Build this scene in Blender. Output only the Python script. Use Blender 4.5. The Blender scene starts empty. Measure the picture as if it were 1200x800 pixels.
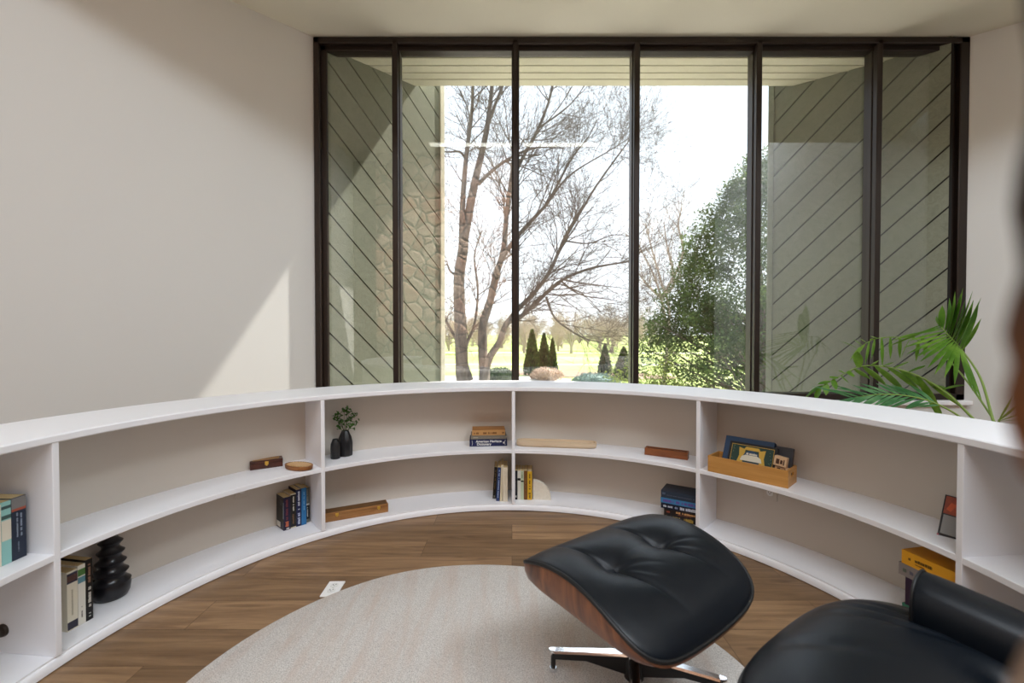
import bpy, math, random
from math import sin, cos, pi, sqrt, exp, radians
from mathutils import Vector, Matrix

SC = bpy.context.scene
COL = SC.collection
rnd = random.Random(7)

# ------------------------------------------------------------------ camera model (1200x800 frame)
FPX, PITCH, EYE = 530.0, 0.0169, 1.1
def ray(px, py):
    x, z = (px-600)/FPX, -(py-400)/FPX
    ca, sa = cos(PITCH), sin(PITCH)
    return (x, ca+z*sa, -sa+z*ca)
def at_z(px, py, z):
    d = ray(px, py); t = (z-EYE)/d[2]
    return Vector((d[0]*t, d[1]*t, z))
def at_y(px, py, y):
    d = ray(px, py); t = y/d[1]
    return Vector((d[0]*t, y, EYE+d[2]*t))

# ------------------------------------------------------------------ mesh builder
class MB:
    def __init__(s): s.v = []; s.f = []; s.m = []; s.cur = 0
    def add(s, vs, fs):
        b = len(s.v); s.v += [tuple(v) for v in vs]
        for f in fs: s.f.append(tuple(b+i for i in f)); s.m.append(s.cur)
        return s
    def box(s, x0, x1, y0, y1, z0, z1, M=None):
        vs = [Vector((x, y, z)) for x in (x0, x1) for y in (y0, y1) for z in (z0, z1)]
        if M: vs = [M @ v for v in vs]
        return s.add(vs, [(0,1,3,2),(4,6,7,5),(0,4,5,1),(2,3,7,6),(0,2,6,4),(1,5,7,3)])
    def cbox(s, x0, x1, y0, y1, z0, z1, c=.003, M=None):
        # box with chamfered edges
        X=(x0,x1);Y=(y0,y1);Z=(z0,z1); sg=(1,-1)
        idx={}; vs=[]
        for i in (0,1):
            for j in (0,1):
                for k in (0,1):
                    for a in range(3):
                        p=[X[i]+sg[i]*c, Y[j]+sg[j]*c, Z[k]+sg[k]*c]
                        p[a]=(X[i],Y[j],Z[k])[a]
                        idx[(i,j,k,a)]=len(vs); vs.append(Vector(p))
        if M: vs=[M@v for v in vs]
        F=[]
        for a in range(3):
            b,d=[q for q in range(3) if q!=a]
            for e in (0,1):
                q=[]
                for (u,w) in ((0,0),(1,0),(1,1),(0,1)):
                    t=[0,0,0];t[a]=e;t[b]=u;t[d]=w
                    q.append(idx[(t[0],t[1],t[2],a)])
                F.append(q)
        for a in range(3):
            b,d=[q for q in range(3) if q!=a]
            for u in (0,1):
                for w in (0,1):
                    t0=[0,0,0];t0[b]=u;t0[d]=w;t1=list(t0);t1[a]=1
                    F.append([idx[(*t0,b)],idx[(*t1,b)],idx[(*t1,d)],idx[(*t0,d)]])
        for i in (0,1):
            for j in (0,1):
                for k in (0,1):
                    F.append([idx[(i,j,k,0)],idx[(i,j,k,1)],idx[(i,j,k,2)]])
        return s.add(vs,F)
    def tube(s, pts, rad, n=8, cap=True, sq=None):
        pts=[Vector(p) for p in pts]
        if not isinstance(rad,(list,tuple)): rad=[rad]*len(pts)
        rings=[]; up=None
        for i,p in enumerate(pts):
            t=(pts[min(i+1,len(pts)-1)]-pts[max(i-1,0)])
            if t.length<1e-9: t=Vector((0,0,1))
            t.normalize()
            if up is None:
                up=t.cross(Vector((0,0,1)))
                if up.length<.05: up=t.cross(Vector((0,1,0)))
            else: up=up-t*up.dot(t)
            if up.length<1e-6: up=t.cross(Vector((1,0,0)))
            up.normalize(); w=t.cross(up)
            rings.append([p+(up*cos(2*pi*k/n)+w*sin(2*pi*k/n))*rad[i] for k in range(n)])
        vs=[v for r in rings for v in r]; fs=[]
        for i in range(len(pts)-1):
            for k in range(n):
                a=i*n+k;b=i*n+(k+1)%n
                fs.append((a,b,b+n,a+n))
        if cap:
            fs.append(tuple(range(n-1,-1,-1))); fs.append(tuple((len(pts)-1)*n+k for k in range(n)))
        return s.add(vs,fs)
    def ring_tube(s, pts, r, n=8):
        pts=[Vector(p) for p in pts]; N=len(pts); vs=[];fs=[]
        for i,p in enumerate(pts):
            t=(pts[(i+1)%N]-pts[i-1]).normalized()
            u=t.cross(Vector((0,0,1))).normalized(); w=t.cross(u)
            vs+=[p+(u*cos(2*pi*k/n)+w*sin(2*pi*k/n))*r for k in range(n)]
        for i in range(N):
            for k in range(n):
                a=i*n+k;b=i*n+(k+1)%n;c=((i+1)%N)*n+(k+1)%n;d=((i+1)%N)*n+k
                fs.append((a,b,c,d))
        return s.add(vs,fs)
    def lathe(s, prof, n=32, c=(0,0,0), f=None):
        vs=[];fs=[]
        for (r,z) in prof:
            for k in range(n):
                a=2*pi*k/n; rr=r*(f(a,z) if f else 1)
                vs.append((c[0]+rr*cos(a),c[1]+rr*sin(a),c[2]+z))
        for i in range(len(prof)-1):
            for k in range(n):
                a=i*n+k;b=i*n+(k+1)%n
                fs.append((a,b,b+n,a+n))
        fs.append(tuple(range(n-1,-1,-1))); fs.append(tuple((len(prof)-1)*n+k for k in range(n)))
        return s.add(vs,fs)
    def prism(s, poly, h0, h1, axis='z', M=None):
        # polygon extruded between h0 and h1 along axis; poly in the other two axes in order
        def P(a,b,h):
            v={'z':(a,b,h),'y':(a,h,b),'x':(h,a,b)}[axis]; v=Vector(v)
            return M@v if M else v
        n=len(poly)
        vs=[P(a,b,h0) for a,b in poly]+[P(a,b,h1) for a,b in poly]
        fs=[tuple(range(n-1,-1,-1)),tuple(range(n,2*n))]+[(i,(i+1)%n,(i+1)%n+n,i+n) for i in range(n)]
        return s.add(vs,fs)
    def arc(s, prof, t0, t1, step=1.5):
        # closed (r,z) profile swept about z; angle measured from +y towards +x, degrees
        N=max(2,int(abs(t1-t0)/step)+1); n=len(prof); vs=[];fs=[]
        for i in range(N+1):
            a=radians(t0+(t1-t0)*i/N)
            vs+=[(r*sin(a),r*cos(a),z) for r,z in prof]
        for i in range(N):
            for k in range(n):
                a=i*n+k;b=i*n+(k+1)%n
                fs.append((a,b,b+n,a+n))
        fs.append(tuple(range(n-1,-1,-1))); fs.append(tuple(N*n+k for k in range(n)))
        return s.add(vs,fs)
    def build(s, name, mat, parent=None, smooth=False, fix=True, angle=None):
        me=bpy.data.meshes.new(name); me.from_pydata(s.v,[],s.f); 
        for m in (mat if isinstance(mat,(list,tuple)) else [mat]): me.materials.append(m)
        me.polygons.foreach_set('material_index',s.m)
        me.update()
        if fix:
            import bmesh
            bm=bmesh.new(); bm.from_mesh(me); bmesh.ops.recalc_face_normals(bm,faces=bm.faces[:]); bm.to_mesh(me); bm.free()
        if smooth: me.polygons.foreach_set('use_smooth',[True]*len(me.polygons))
        if angle is not None:
            me.polygons.foreach_set('use_smooth',[True]*len(me.polygons))
            me.set_sharp_from_angle(angle=radians(angle))
        me.update()
        o=bpy.data.objects.new(name,me); COL.objects.link(o)
        if parent: o.parent=parent
        return o
def link(o, parent=None):
    COL.objects.link(o)
    if parent: o.parent=parent
    return o
def empty(name, loc=(0,0,0), rz=0.0, rot=None):
    o=bpy.data.objects.new(name,None); o.empty_display_size=.05
    o.location=loc; o.rotation_euler=rot if rot else (0,0,rz)
    COL.objects.link(o); return o
def tag(o, label=None, cat=None, group=None, kind=None):
    if label: o['label']=label
    if cat: o['category']=cat
    if group: o['group']=group
    if kind: o['kind']=kind
    return o
def thing(name, label, cat, loc=(0,0,0), rz=0.0, group=None, rot=None):
    return tag(empty(name,loc,rz,rot),label,cat,group)
def kids(o): return [c for c in bpy.data.objects if c.parent==o]
def copy_tree(o, parent=None):
    c=o.copy(); COL.objects.link(c); c.parent=parent
    for ch in kids(o): copy_tree(ch,c)
    return c

# ------------------------------------------------------------------ materials
def lin(c):
    if isinstance(c,str):
        c=[int(c[i:i+2],16)/255 for i in (0,2,4)]
    return tuple((x/12.92 if x<=.04045 else ((x+.055)/1.055)**2.4) for x in c)+(1,)
class Mat:
    def __init__(s,name,col='808080',rough=.5,metal=0,spec=.5):
        s.m=bpy.data.materials.new(name); s.m.use_nodes=True
        s.nt=s.m.node_tree; s.b=s.nt.nodes['Principled BSDF']
        s.b.inputs['Base Color'].default_value=lin(col)
        s.b.inputs['Roughness'].default_value=rough
        s.b.inputs['Metallic'].default_value=metal
        s.b.inputs['Specular IOR Level'].default_value=spec
        s.tc=None
    def n(s,t,**kw):
        x=s.nt.nodes.new(t)
        for k,v in kw.items():
            if k in x.inputs: x.inputs[k].default_value=v
            else: setattr(x,k,v)
        return x
    def l(s,a,b): s.nt.links.new(a,b)
    def coord(s,kind='Object',scale=(1,1,1),rot=(0,0,0)):
        tc=s.n('ShaderNodeTexCoord'); mp=s.n('ShaderNodeMapping')
        mp.inputs['Scale'].default_value=scale; mp.inputs['Rotation'].default_value=rot
        s.l(tc.outputs[kind],mp.inputs['Vector']); return mp.outputs['Vector']
    def noise(s,vec,scale,detail=4,rough=.55,dist=0):
        x=s.n('ShaderNodeTexNoise'); x.inputs['Scale'].default_value=scale
        x.inputs['Detail'].default_value=detail; x.inputs['Roughness'].default_value=rough
        x.inputs['Distortion'].default_value=dist
        s.l(vec,x.inputs['Vector']); return x.outputs['Fac']
    def ramp(s,fac,stops):
        r=s.n('ShaderNodeValToRGB'); e=r.color_ramp.elements
        while len(e)<len(stops): e.new(.5)
        for el,(p,c) in zip(e,stops): el.position=p; el.color=lin(c)
        s.l(fac,r.inputs['Fac']); return r.outputs['Color']
    def mix(s,fac,a,b,mode='MIX'):
        x=s.n('ShaderNodeMix',data_type='RGBA',blend_type=mode)
        if isinstance(fac,(int,float)): x.inputs[0].default_value=fac
        else: s.l(fac,x.inputs[0])
        for v,i in ((a,6),(b,7)):
            if isinstance(v,(str,tuple,list)): x.inputs[i].default_value=lin(v)
            else: s.l(v,x.inputs[i])
        return x.outputs[2]
    def math(s,op,a,b=None,c=None):
        x=s.n('ShaderNodeMath',operation=op)
        for i,v in enumerate((a,b,c)):
            if v is None: continue
            if isinstance(v,(int,float)): x.inputs[i].default_value=v
            else: s.l(v,x.inputs[i])
        return x.outputs[0]
    def color(s,c): s.l(c,s.b.inputs['Base Color']); return s
    def bump(s,h,strength=.2,dist=.01):
        x=s.n('ShaderNodeBump'); x.inputs['Strength'].default_value=strength; x.inputs['Distance'].default_value=dist
        s.l(h,x.inputs['Height']); s.l(x.outputs['Normal'],s.b.inputs['Normal']); return s
def plain(name,col,rough=.5,metal=0,spec=.5): return Mat(name,col,rough,metal,spec).m
def grained(name,c0,c1,scale=(2,30,30),rough=.45,spec=.4,bump=.1,ns=1.0):
    M=Mat(name,c0,rough,0,spec); v=M.coord('Object',scale)
    f=M.noise(v,ns,6,.6,.6); M.color(M.ramp(f,[(.3,c0),(.7,c1)])); M.bump(f,bump,.004); return M.m
def leaf_mat(name,c0,c1,c2,scale=3.0,rough=.5,trans=.25):
    M=Mat(name,c1,rough,0,.3); v=M.coord('Object',(1,1,1))
    f=M.noise(v,scale,5,.7); M.color(M.ramp(f,[(.32,c0),(.5,c1),(.68,c2)]))
    t=M.n('ShaderNodeBsdfTranslucent'); mx=M.n('ShaderNodeMixShader'); mx.inputs[0].default_value=trans
    t.inputs['Color'].default_value=lin(c2)
    M.l(M.b.outputs[0],mx.inputs[1]); M.l(t.outputs[0],mx.inputs[2])
    M.l(mx.outputs[0],M.nt.nodes['Material Output'].inputs['Surface']); return M.m

def m_wall():
    M=Mat('wall_paint','d7d7d4',.85,0,.2); v=M.coord('Object'); M.bump(M.noise(v,220,3),.05,.002); return M.m
WALL=m_wall()
CEIL=plain('ceiling_paint','dcd8ca',.9,0,.15)
BACKP=plain('greige_paint','cdc5ba',.8,0,.2)
WHITE=plain('white_paint','f0f0f3',.42,0,.4)
def m_floor():
    M=Mat('oak_planks','8a6a48',.42,0,.35)
    v=M.coord('Object')
    br=M.n('ShaderNodeTexBrick'); br.offset=.37; br.squash=1
    br.inputs['Scale'].default_value=1; br.inputs['Brick Width'].default_value=1.22; br.inputs['Row Height'].default_value=.185
    br.inputs['Mortar Size'].default_value=.0012; br.inputs['Mortar Smooth'].default_value=.2; br.inputs['Bias'].default_value=0
    br.inputs['Color1'].default_value=(0,0,0,1); br.inputs['Color2'].default_value=(1,1,1,1); br.inputs['Mortar'].default_value=(.5,.5,.5,1)
    M.l(v,br.inputs['Vector'])
    # a different stretch of grain for each plank
    sep=M.n('ShaderNodeSeparateXYZ'); M.l(v,sep.inputs[0])
    cmb=M.n('ShaderNodeCombineXYZ')
    M.l(M.math('MULTIPLY',sep.outputs[0],2.2),cmb.inputs[0]); M.l(M.math('MULTIPLY',sep.outputs[1],26.0),cmb.inputs[1])
    M.l(M.math('MULTIPLY',br.outputs['Color'],9.0),cmb.inputs[2])
    g=M.noise(cmb.outputs[0],1.0,8,.62,.8)
    cmb2=M.n('ShaderNodeCombineXYZ')
    M.l(M.math('MULTIPLY',sep.outputs[0],3.0),cmb2.inputs[0]); M.l(M.math('MULTIPLY',sep.outputs[1],11.0),cmb2.inputs[1]); M.l(M.math('MULTIPLY',br.outputs['Color'],5.0),cmb2.inputs[2])
    kn=M.noise(cmb2.outputs[0],1.0,3,.5,.3)
    c=M.ramp(g,[(.25,'735a44'),(.5,'967a5e'),(.75,'b29473')])
    tone=M.ramp(br.outputs['Color'],[(0,'c9c2b8'),(1,'fff8ee')])
    c=M.mix(1.0,c,tone,'MULTIPLY')
    knf=M.ramp(kn,[(.70,'000000'),(.80,'ffffff')])
    c=M.mix(M.math('MULTIPLY',knf,.6),c,'352010')
    c=M.mix(M.math('MULTIPLY',br.outputs['Fac'],.7),c,'33200f')
    M.color(c); M.bump(g,.06,.003); return M.m
FLOOR=m_floor()
def m_rug():
    M=Mat('rug_wool','c4bdb4',.95,0,.1); v=M.coord('Object')
    f=M.noise(v,260,4,.7); b=M.noise(M.coord('Object',(16,2.2,1)),1.0,4,.6); s=M.noise(v,55,3,.7)
    c=M.ramp(f,[(.3,'948e89'),(.52,'d2cdc7'),(.72,'efece8')])
    c=M.mix(M.math('MULTIPLY',M.ramp(b,[(.45,'000000'),(.7,'ffffff')]),.45),c,'c4aa9a')
    c=M.mix(M.math('MULTIPLY',M.ramp(s,[(.55,'000000'),(.75,'ffffff')]),.35),c,'a5a09a')
    M.color(c); M.bump(f,.6,.004); return M.m
RUG=m_rug()
def m_glass():
    m=bpy.data.materials.new('window_glass'); m.use_nodes=True; nt=m.node_tree; nt.nodes.clear()
    o=nt.nodes.new('ShaderNodeOutputMaterial'); mx=nt.nodes.new('ShaderNodeMixShader')
    t=nt.nodes.new('ShaderNodeBsdfTransparent'); g=nt.nodes.new('ShaderNodeBsdfGlossy'); g.inputs['Roughness'].default_value=0
    t.inputs['Color'].default_value=(.985,.99,.985,1)
    lw=nt.nodes.new('ShaderNodeLayerWeight'); lw.inputs['Blend'].default_value=.5
    p=nt.nodes.new('ShaderNodeMath'); p.operation='POWER'; p.inputs[1].default_value=5
    a=nt.nodes.new('ShaderNodeMath'); a.operation='MULTIPLY_ADD'; a.inputs[1].default_value=.92; a.inputs[2].default_value=.08
    L=nt.links.new; L(lw.outputs['Facing'],p.inputs[0]); L(p.outputs[0],a.inputs[0]); L(a.outputs[0],mx.inputs[0])
    L(t.outputs[0],mx.inputs[1]); L(g.outputs[0],mx.inputs[2]); L(mx.outputs[0],o.inputs['Surface']); return m
GLASS=m_glass()
BRONZE=plain('bronze_frame','2b211b',.38,.35,.5)
DARK=plain('dark_gap','14110e',.8)
def m_siding(name,c0,c1):
    M=Mat(name,c0,.8,0,.2); v=M.coord('Object',(1,1,1))
    f=M.noise(M.coord('Object',(22,22,22)),1.0,6,.7,1.5); w=M.noise(v,1.6,3)
    c=M.ramp(f,[(.3,c0),(.7,c1)]); c=M.mix(M.math('MULTIPLY',w,.35),c,'929581')
    M.color(c); M.bump(f,.5,.006); return M.m
SIDING=m_siding('olive_siding','6f7263','838676')
SOFFIT=m_siding('soffit_boards','cdc7b2','d9d3bf')
def m_stone():
    M=Mat('fieldstone','a0806c',.85,0,.2); v=M.coord('Object',(1,1,1))
    vo=M.n('ShaderNodeTexVoronoi',feature='DISTANCE_TO_EDGE'); vo.inputs['Scale'].default_value=3.4; M.l(v,vo.inputs['Vector'])
    vc=M.n('ShaderNodeTexVoronoi'); vc.inputs['Scale'].default_value=3.4; M.l(v,vc.inputs['Vector'])
    sp=M.n('ShaderNodeSeparateColor'); M.l(vc.outputs['Color'],sp.inputs[0])
    c=M.ramp(sp.outputs[0],[(0,'a67d6a'),(.35,'cda48c'),(.7,'dcc3ad'),(1,'c0a898')])
    c=M.mix(M.math('MULTIPLY',M.noise(v,20,5,.7),.5),c,'7d5c4a')
    c=M.mix(M.ramp(vo.outputs['Distance'],[(.02,'ffffff'),(.05,'000000')]),c,'6d6258')
    M.color(c); M.bump(M.math('MINIMUM',vo.outputs['Distance'],.12),1.0,.25); return M.m
STONE=m_stone()
def m_leather():
    M=Mat('black_leather','0b1118',.37,0,.30); v=M.coord('Object')
    f=M.noise(v,380,3,.6); f2=M.noise(v,14,3,.5); M.bump(M.math('ADD',f,M.math('MULTIPLY',f2,2.0)),.07,.004); return M.m
LEATHER=m_leather()
PIPING=plain('black_piping','0b0c0e',.5)
def m_ply():
    M=Mat('rosewood_ply','7a4526',.3,0,.5); v=M.coord('Object',(14,14,2.2))
    f=M.noise(v,1.2,7,.6,1.2); M.color(M.ramp(f,[(.3,'4a2a18'),(.5,'70442a'),(.72,'94603a')])); return M.m
PLY=m_ply()
CHROME=plain('polished_aluminium','e2e4e8',.12,1.0)
BLACKMETAL=plain('black_enamel','0c0c0d',.4)
PAGES=grained('book_pages','cdb88c','bfa678',(1,1,140),.9,.1,.15)
BRASS=plain('brass','d8ab48',.35,.6)
OUTLET=plain('outlet_plastic','eeeeec',.35)
_cm={}
def colr(c,rough=.45):
    k=(c,rough)
    if k not in _cm: _cm[k]=plain('cover_'+c,c,rough,0,.4)
    return _cm[k]
SKY_S,SUN_S,SKYL,BACKL,EXPO=1.5,12.0,140,0,0.42
# ------------------------------------------------------------------ the setting
DW=3.6                       # depth of the window wall
XL,XR=-1.545,3.56            # its left and right ends
ZT,ZB=3.42,.576              # its head and sill
def struct(name,mb,mat,parent=None,**k):
    o=mb.build(name,mat,parent,**k)
    if not parent: o['kind']='structure'
    return o
def wall_poly(pts,z0,z1,thick):
    # vertical slab following a plan polyline, thickened to its left-hand side
    mb=MB()
    for (a,b) in zip(pts,pts[1:]):
        a=Vector((*a,0));b=Vector((*b,0)); d=(b-a).normalized(); n=Vector((-d.y,d.x,0))*thick
        q=[a,b,b+n,a+n]; mb.prism([(v.x,v.y) for v in q],z0,z1)
    return mb
fl=MB().box(-4.4,5.4,-3.2,3.75,-.12,0); struct('floor',fl,FLOOR)
dl=Vector((-.72,-.695,0)); dr=Vector((.794,-.607,0))
Lk=Vector((XL,DW,0))+dl*2.85; Rk=Vector((XR,DW,0))+dr*1.31
HALL=5.0                     # the taller part of the room behind the bay
struct('wall_left',wall_poly([(Lk.x,-3.0),(Lk.x,Lk.y),(XL,DW)],0,HALL,.15),WALL)
struct('wall_right',wall_poly([(XR,DW),(Rk.x,Rk.y),(Rk.x,-3.0)],0,HALL,.15),WALL)
struct('wall_front',MB().box(XL-.02,XR+.02,DW-.05,DW+.14,0,ZB-.01),WALL)
# back wall with the stone chimney breast before it
struct('wall_back',MB().box(Lk.x-.1,Rk.x+.1,-3.15,-3,0,HALL),grained('dark_reflection_panelling','5d4433','7a5b45',(14,14,1.5),.6,.3,.05))  # panelling added, dark so the panes reflect less of the room
ch=MB(); ch.box(-2.95,.05,-2.98,-2.55,0,HALL); ch.box(-3.1,.2,-2.98,-2.35,0,.4)
struct('wall_chimney',ch,STONE)
# ceilings: low over the bay, tall behind with a skylight slot and a square roof light
cb=MB()
cb.prism([(XL-.3,DW+.05),(XR+.3,DW+.05),(Rk.x,1.9),(Lk.x,1.9)],ZT+.005,ZT+.12)
struct('ceiling_bay',cb,CEIL)
struct('wall_header',MB().box(Lk.x-.1,Rk.x+.1,1.75,1.9,ZT+.005,HALL+.1),CEIL)
ct=MB()
S1=(-1.7,1.8,-2.2,-.85); S2=(2.2,4.0,-1.9,-.3)
x0,x1,y0,y1=Lk.x-.2,Rk.x+.2,-3.2,1.9
ct.box(x0,S1[0],y0,y1,HALL,HALL+.15); ct.box(S1[1],S2[0],y0,y1,HALL,HALL+.15); ct.box(S2[1],x1,y0,y1,HALL,HALL+.15)
ct.box(S1[0],S1[1],y0,S1[2],HALL,HALL+.15); ct.box(S1[0],S1[1],S1[3],y1,HALL,HALL+.15)
ct.box(S2[0],S2[1],y0,S2[2],HALL,HALL+.15); ct.box(S2[0],S2[1],S2[3],y1,HALL,HALL+.15)
struct('ceiling',ct,CEIL)

# ------------------------------------------------------------------ the big window
win=empty('window_1',(0,0,0)); win['kind']='structure'
def wx(px): return at_y(px,250,DW).x
FY0,FY1=DW-.03,DW+.10
fr=MB()
fr.cbox(wx(370),wx(377),FY0,FY1,ZB,ZT,.006); fr.cbox(wx(376),wx(383),FY0+.04,FY1,ZB,ZT,.005)
fr.cbox(wx(1119),wx(1130),FY0,FY1,ZB,ZT,.006); fr.cbox(wx(1107),wx(1119.5),FY0+.04,FY1,ZB,ZT,.005)
fr.cbox(wx(370),wx(1130),FY0,FY1,ZT-.05,ZT,.006); fr.cbox(wx(376),wx(1122),FY0+.04,FY1,ZT-.085,ZT-.045,.005)
fr.cbox(wx(370),wx(1130),FY0,FY1,ZB,ZB+.05,.006)
fr.build('frame',BRONZE,win)
MX=[464.2,604,745,886.5,1026]
for p in MX:
    m=MB(); x=wx(p)
    m.cbox(x-.022,x+.022,FY0,FY0+.06,ZB+.02,ZT-.02,.005); m.cbox(x-.03,x+.03,FY0+.045,FY1,ZB+.02,ZT-.02,.005)
    m.build('mullion',BRONZE,win)
ed=[wx(380)]+[wx(p) for p in MX]+[wx(1113)]
for a,b in zip(ed,ed[1:]):
    MB().box(a,b,DW+.045,DW+.053,ZB+.04,ZT-.06).build('pane',GLASS,win)
MB().cbox(wx(368),wx(1132),DW-.085,DW+.02,ZB-.035,ZB,.006).build('sill',WHITE,win)

# ------------------------------------------------------------------ outside of the bay: splayed boarded walls and soffit
def clip_strip(w,h0,h1,c0,c1,sgn):
    # part of the rectangle [0,w]x[h0,h1] with c0 <= x + sgn*z <= c1
    poly=[(0,h0),(w,h0),(w,h1),(0,h1)]
    def cut(poly,fn):
        out=[]
        for i in range(len(poly)):
            a,b=poly[i-1],poly[i]; fa,fb=fn(a),fn(b)
            if fa>=0 and fb>=0: out.append(b)
            elif fa>=0 or fb>=0:
                t=fa/(fa-fb); p=(a[0]+(b[0]-a[0])*t,a[1]+(b[1]-a[1])*t)
                out.append(p)
                if fb>=0: out.append(b)
        return out
    poly=cut(poly,lambda p:p[0]+sgn*p[1]-c0)
    if len(poly)>2: poly=cut(poly,lambda p:c1-p[0]-sgn*p[1])
    return poly if len(poly)>2 else None
def fin(name,start,direc,length,side,sgn):
    a=math.atan2(direc[1],direc[0])
    o=empty(name,(start[0],start[1],0),a); o['kind']='structure'
    z0,z1=-1.4,4.1
    back=MB().box(-.02,length-.01,*sorted((side*.022,side*.20)),z0,z1); back.build('backing',DARK,o)
    mb=MB(); per=.17*sqrt(2); c=-8.0
    while c<8:
        p=clip_strip(length-.05,z0,z1,c+.008,c+per-.008,sgn)
        if p: mb.prism([(x,z) for x,z in p],0,side*.021,'y')
        c+=per
    mb.build('diagonal_boards',SIDING,o)
    MB().cbox(length-.05,length,*sorted((-side*.012,side*.22)),z0,z1,.004).build('corner_board',SOFFIT if side>0 else SIDING,o)
    return o
fin('wall_outer_left',(-1.445-.722*.06,DW-.692*.06+.06),(.722,.692),1.15,1,1)
fin('wall_outer_right',(3.35+.808*.10,DW-.589*.10+.03),(-.808,.589),1.25,-1,1)
so=MB()
ys=[DW+.02,3.657,3.77,3.878,3.984,4.085,4.20]
for a,b in zip(ys,ys[1:]): so.cbox(-1.6,3.6,a+.005,b-.005,ZT-.045,ZT-.02,.003)
so.box(-1.6,3.6,DW+.0,4.185,ZT-.02,ZT+.1)
struct('soffit',so,SOFFIT)
ROOF=plain('roof_shingle','4b4640',.9)
struct('roof',MB().box(-1.7,3.7,2.0,4.19,ZT+.13,ZT+.2),ROOF)  # unseen slab added to stop sun passing above the soffit
# ------------------------------------------------------------------ the curved bookcase
CX,CY,RI,RBK,ROUT=-.0225,1.319,1.475,1.735,1.875
HT,HTB,HM,HM0,HB=.771,.744,.380,.357,.040
DIV=[-84,-42.1,1.2,43.2,84.7]
E0,E1=-118,112
def pol(th,r,z=0): a=radians(th); return Vector((CX+r*sin(a),CY+r*cos(a),z))
bc=thing('curved_bookcase','white curved two-tier low bookcase sweeping round the floor below the window','bookcase',(CX,CY,0))
c=.004
MB().arc([(RI,HTB+c),(RI+c,HTB),(ROUT-c,HTB),(ROUT,HTB+c),(ROUT,HT-c),(ROUT-c,HT),(RI+c,HT),(RI,HT-c)],E0,E1).build('top_board',WHITE,bc,angle=40)
MB().arc([(RI+.012,0),(RBK,0),(RBK,HB),(RI+.012,HB)],E0,E1).build('base_shelf',WHITE,bc,angle=40)
tr=[(RI+.012,0)]+[(RI+.013-.013*cos(radians(a)),.004+.030*sin(radians(a))) for a in range(0,91,15)]+[(RI+.012,.034)]
MB().arc(tr,E0,E1).build('base_trim',WHITE,bc,angle=40)
edges=[E0]+DIV+[E1]
for a,b in zip(edges,edges[1:]):
    g=math.degrees(.010/RI)
    MB().arc([(RI+.004,HM0+.002),(RI+.006,HM0),(RBK,HM0),(RBK,HM),(RI+.006,HM),(RI+.004,HM-.002)],a+g,b-g).build('middle_shelf',WHITE,bc,angle=40)
for t in [E0+.6]+DIV+[E1-.6]:
    M=Matrix.Rotation(-radians(t),4,'Z')
    MB().cbox(-.010,.010,RI+.003,RBK,HB,HTB,.0015,M).build('divider',WHITE,bc)
MB().arc([(RBK,0),(RBK+.012,0),(RBK+.012,HTB),(RBK,HTB)],E0,E1).build('back_panel',BACKP,bc,angle=40)
MB().arc([(RBK+.012,0),(ROUT-.012,0),(ROUT-.012,HTB),(RBK+.012,HTB)],E0,E1).build('outer_wall',WALL,bc,angle=40)
# round finger hole fitting on the near face of the left divider
gM=Matrix.Rotation(-radians(-84),4,'Z')
g=MB()
g.lathe([(.002,.012),(.012,.012),(.019,.009),(.021,.004),(.021,0),(.002,0)],24)
gr=g.build('cable_grommet',plain('dark_bronze_cap','2e2118',.35,.3),bc,angle=40)
gr.matrix_local=gM@Matrix.Translation((-.010,1.673,.118))@Matrix.Rotation(-pi/2,4,'Y')
gr['label']='dark round cap'

# ------------------------------------------------------------------ electrical outlets
def outlet(name,label,loc,rot,mat=None):
    o=thing(name,label,'outlet',loc,rot=rot)
    MB().cbox(-.035,.035,-.0575,.0575,0,.006,.002).build('cover_plate',mat or OUTLET,o)
    for s in (-1,1):
        k=MB().lathe([(.002,0),(.0165,0),(.0165,.003),(.002,.003)],24,(0,s*.0195,.006)); so=k.build('socket',colr('e2e2df'),o,angle=40)
        h=MB()
        for q in (-1,1): h.box(q*.006-.001,q*.006+.001,s*.0195,s*.0195+.007,.0085,.0095)
        h.lathe([(.0005,0),(.0022,0),(.0022,.0006),(.0005,.0006)],10,(0,s*.0195-.005,.0088))
        h.build('socket_slots',DARK,so)
    MB().lathe([(.0005,0),(.0025,0),(.0025,.0012),(.0005,.0012)],12,(0,0,.006)).build('screw',CHROME,o)
    return o
def wall_outlet(px,py,label):
    d=Vector(ray(px,py))       # where the sight line meets the back panel
    a=d.x*d.x+d.y*d.y; b=-2*(d.x*CX+d.y*CY); cc=CX*CX+CY*CY-(RBK-.001)**2
    t=(-b+sqrt(b*b-4*a*cc))/(2*a); P=Vector((0,0,EYE))+d*t
    th=math.atan2(P.x-CX,P.y-CY)
    return outlet('wall_outlet',label,(P.x,P.y,P.z+.0195),(pi/2,0,-th),BACKP)
wall_outlet(283,574,'small wall outlet on the bookcase back panel left of the upright paperbacks')
wall_outlet(903,577,'small wall outlet on the bookcase back panel below the bamboo tray')
fo=outlet('floor_outlet','white outlet plate lying on the wood floor beside the round rug',(-.771,1.928,0.0),(0,0,radians(2)))
# ------------------------------------------------------------------ rug
rg=MB(); n=120; prof=[(.02,0),(.905,0),(.913,.004),(.912,.009),(.905,.012),(.6,.012),(.3,.012),(.02,.012)]
rg.lathe(prof,n,(0,0,0),lambda a,z:1+.006*sin(3*a+1)+.004*sin(7*a))
r_=rg.build('round_rug',RUG,None,angle=50); r_.location=(-.125,1.215,0.0)
tag(r_,'round cream rug with faint beige streaks on the wood floor under the ottoman','rug')
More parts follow.
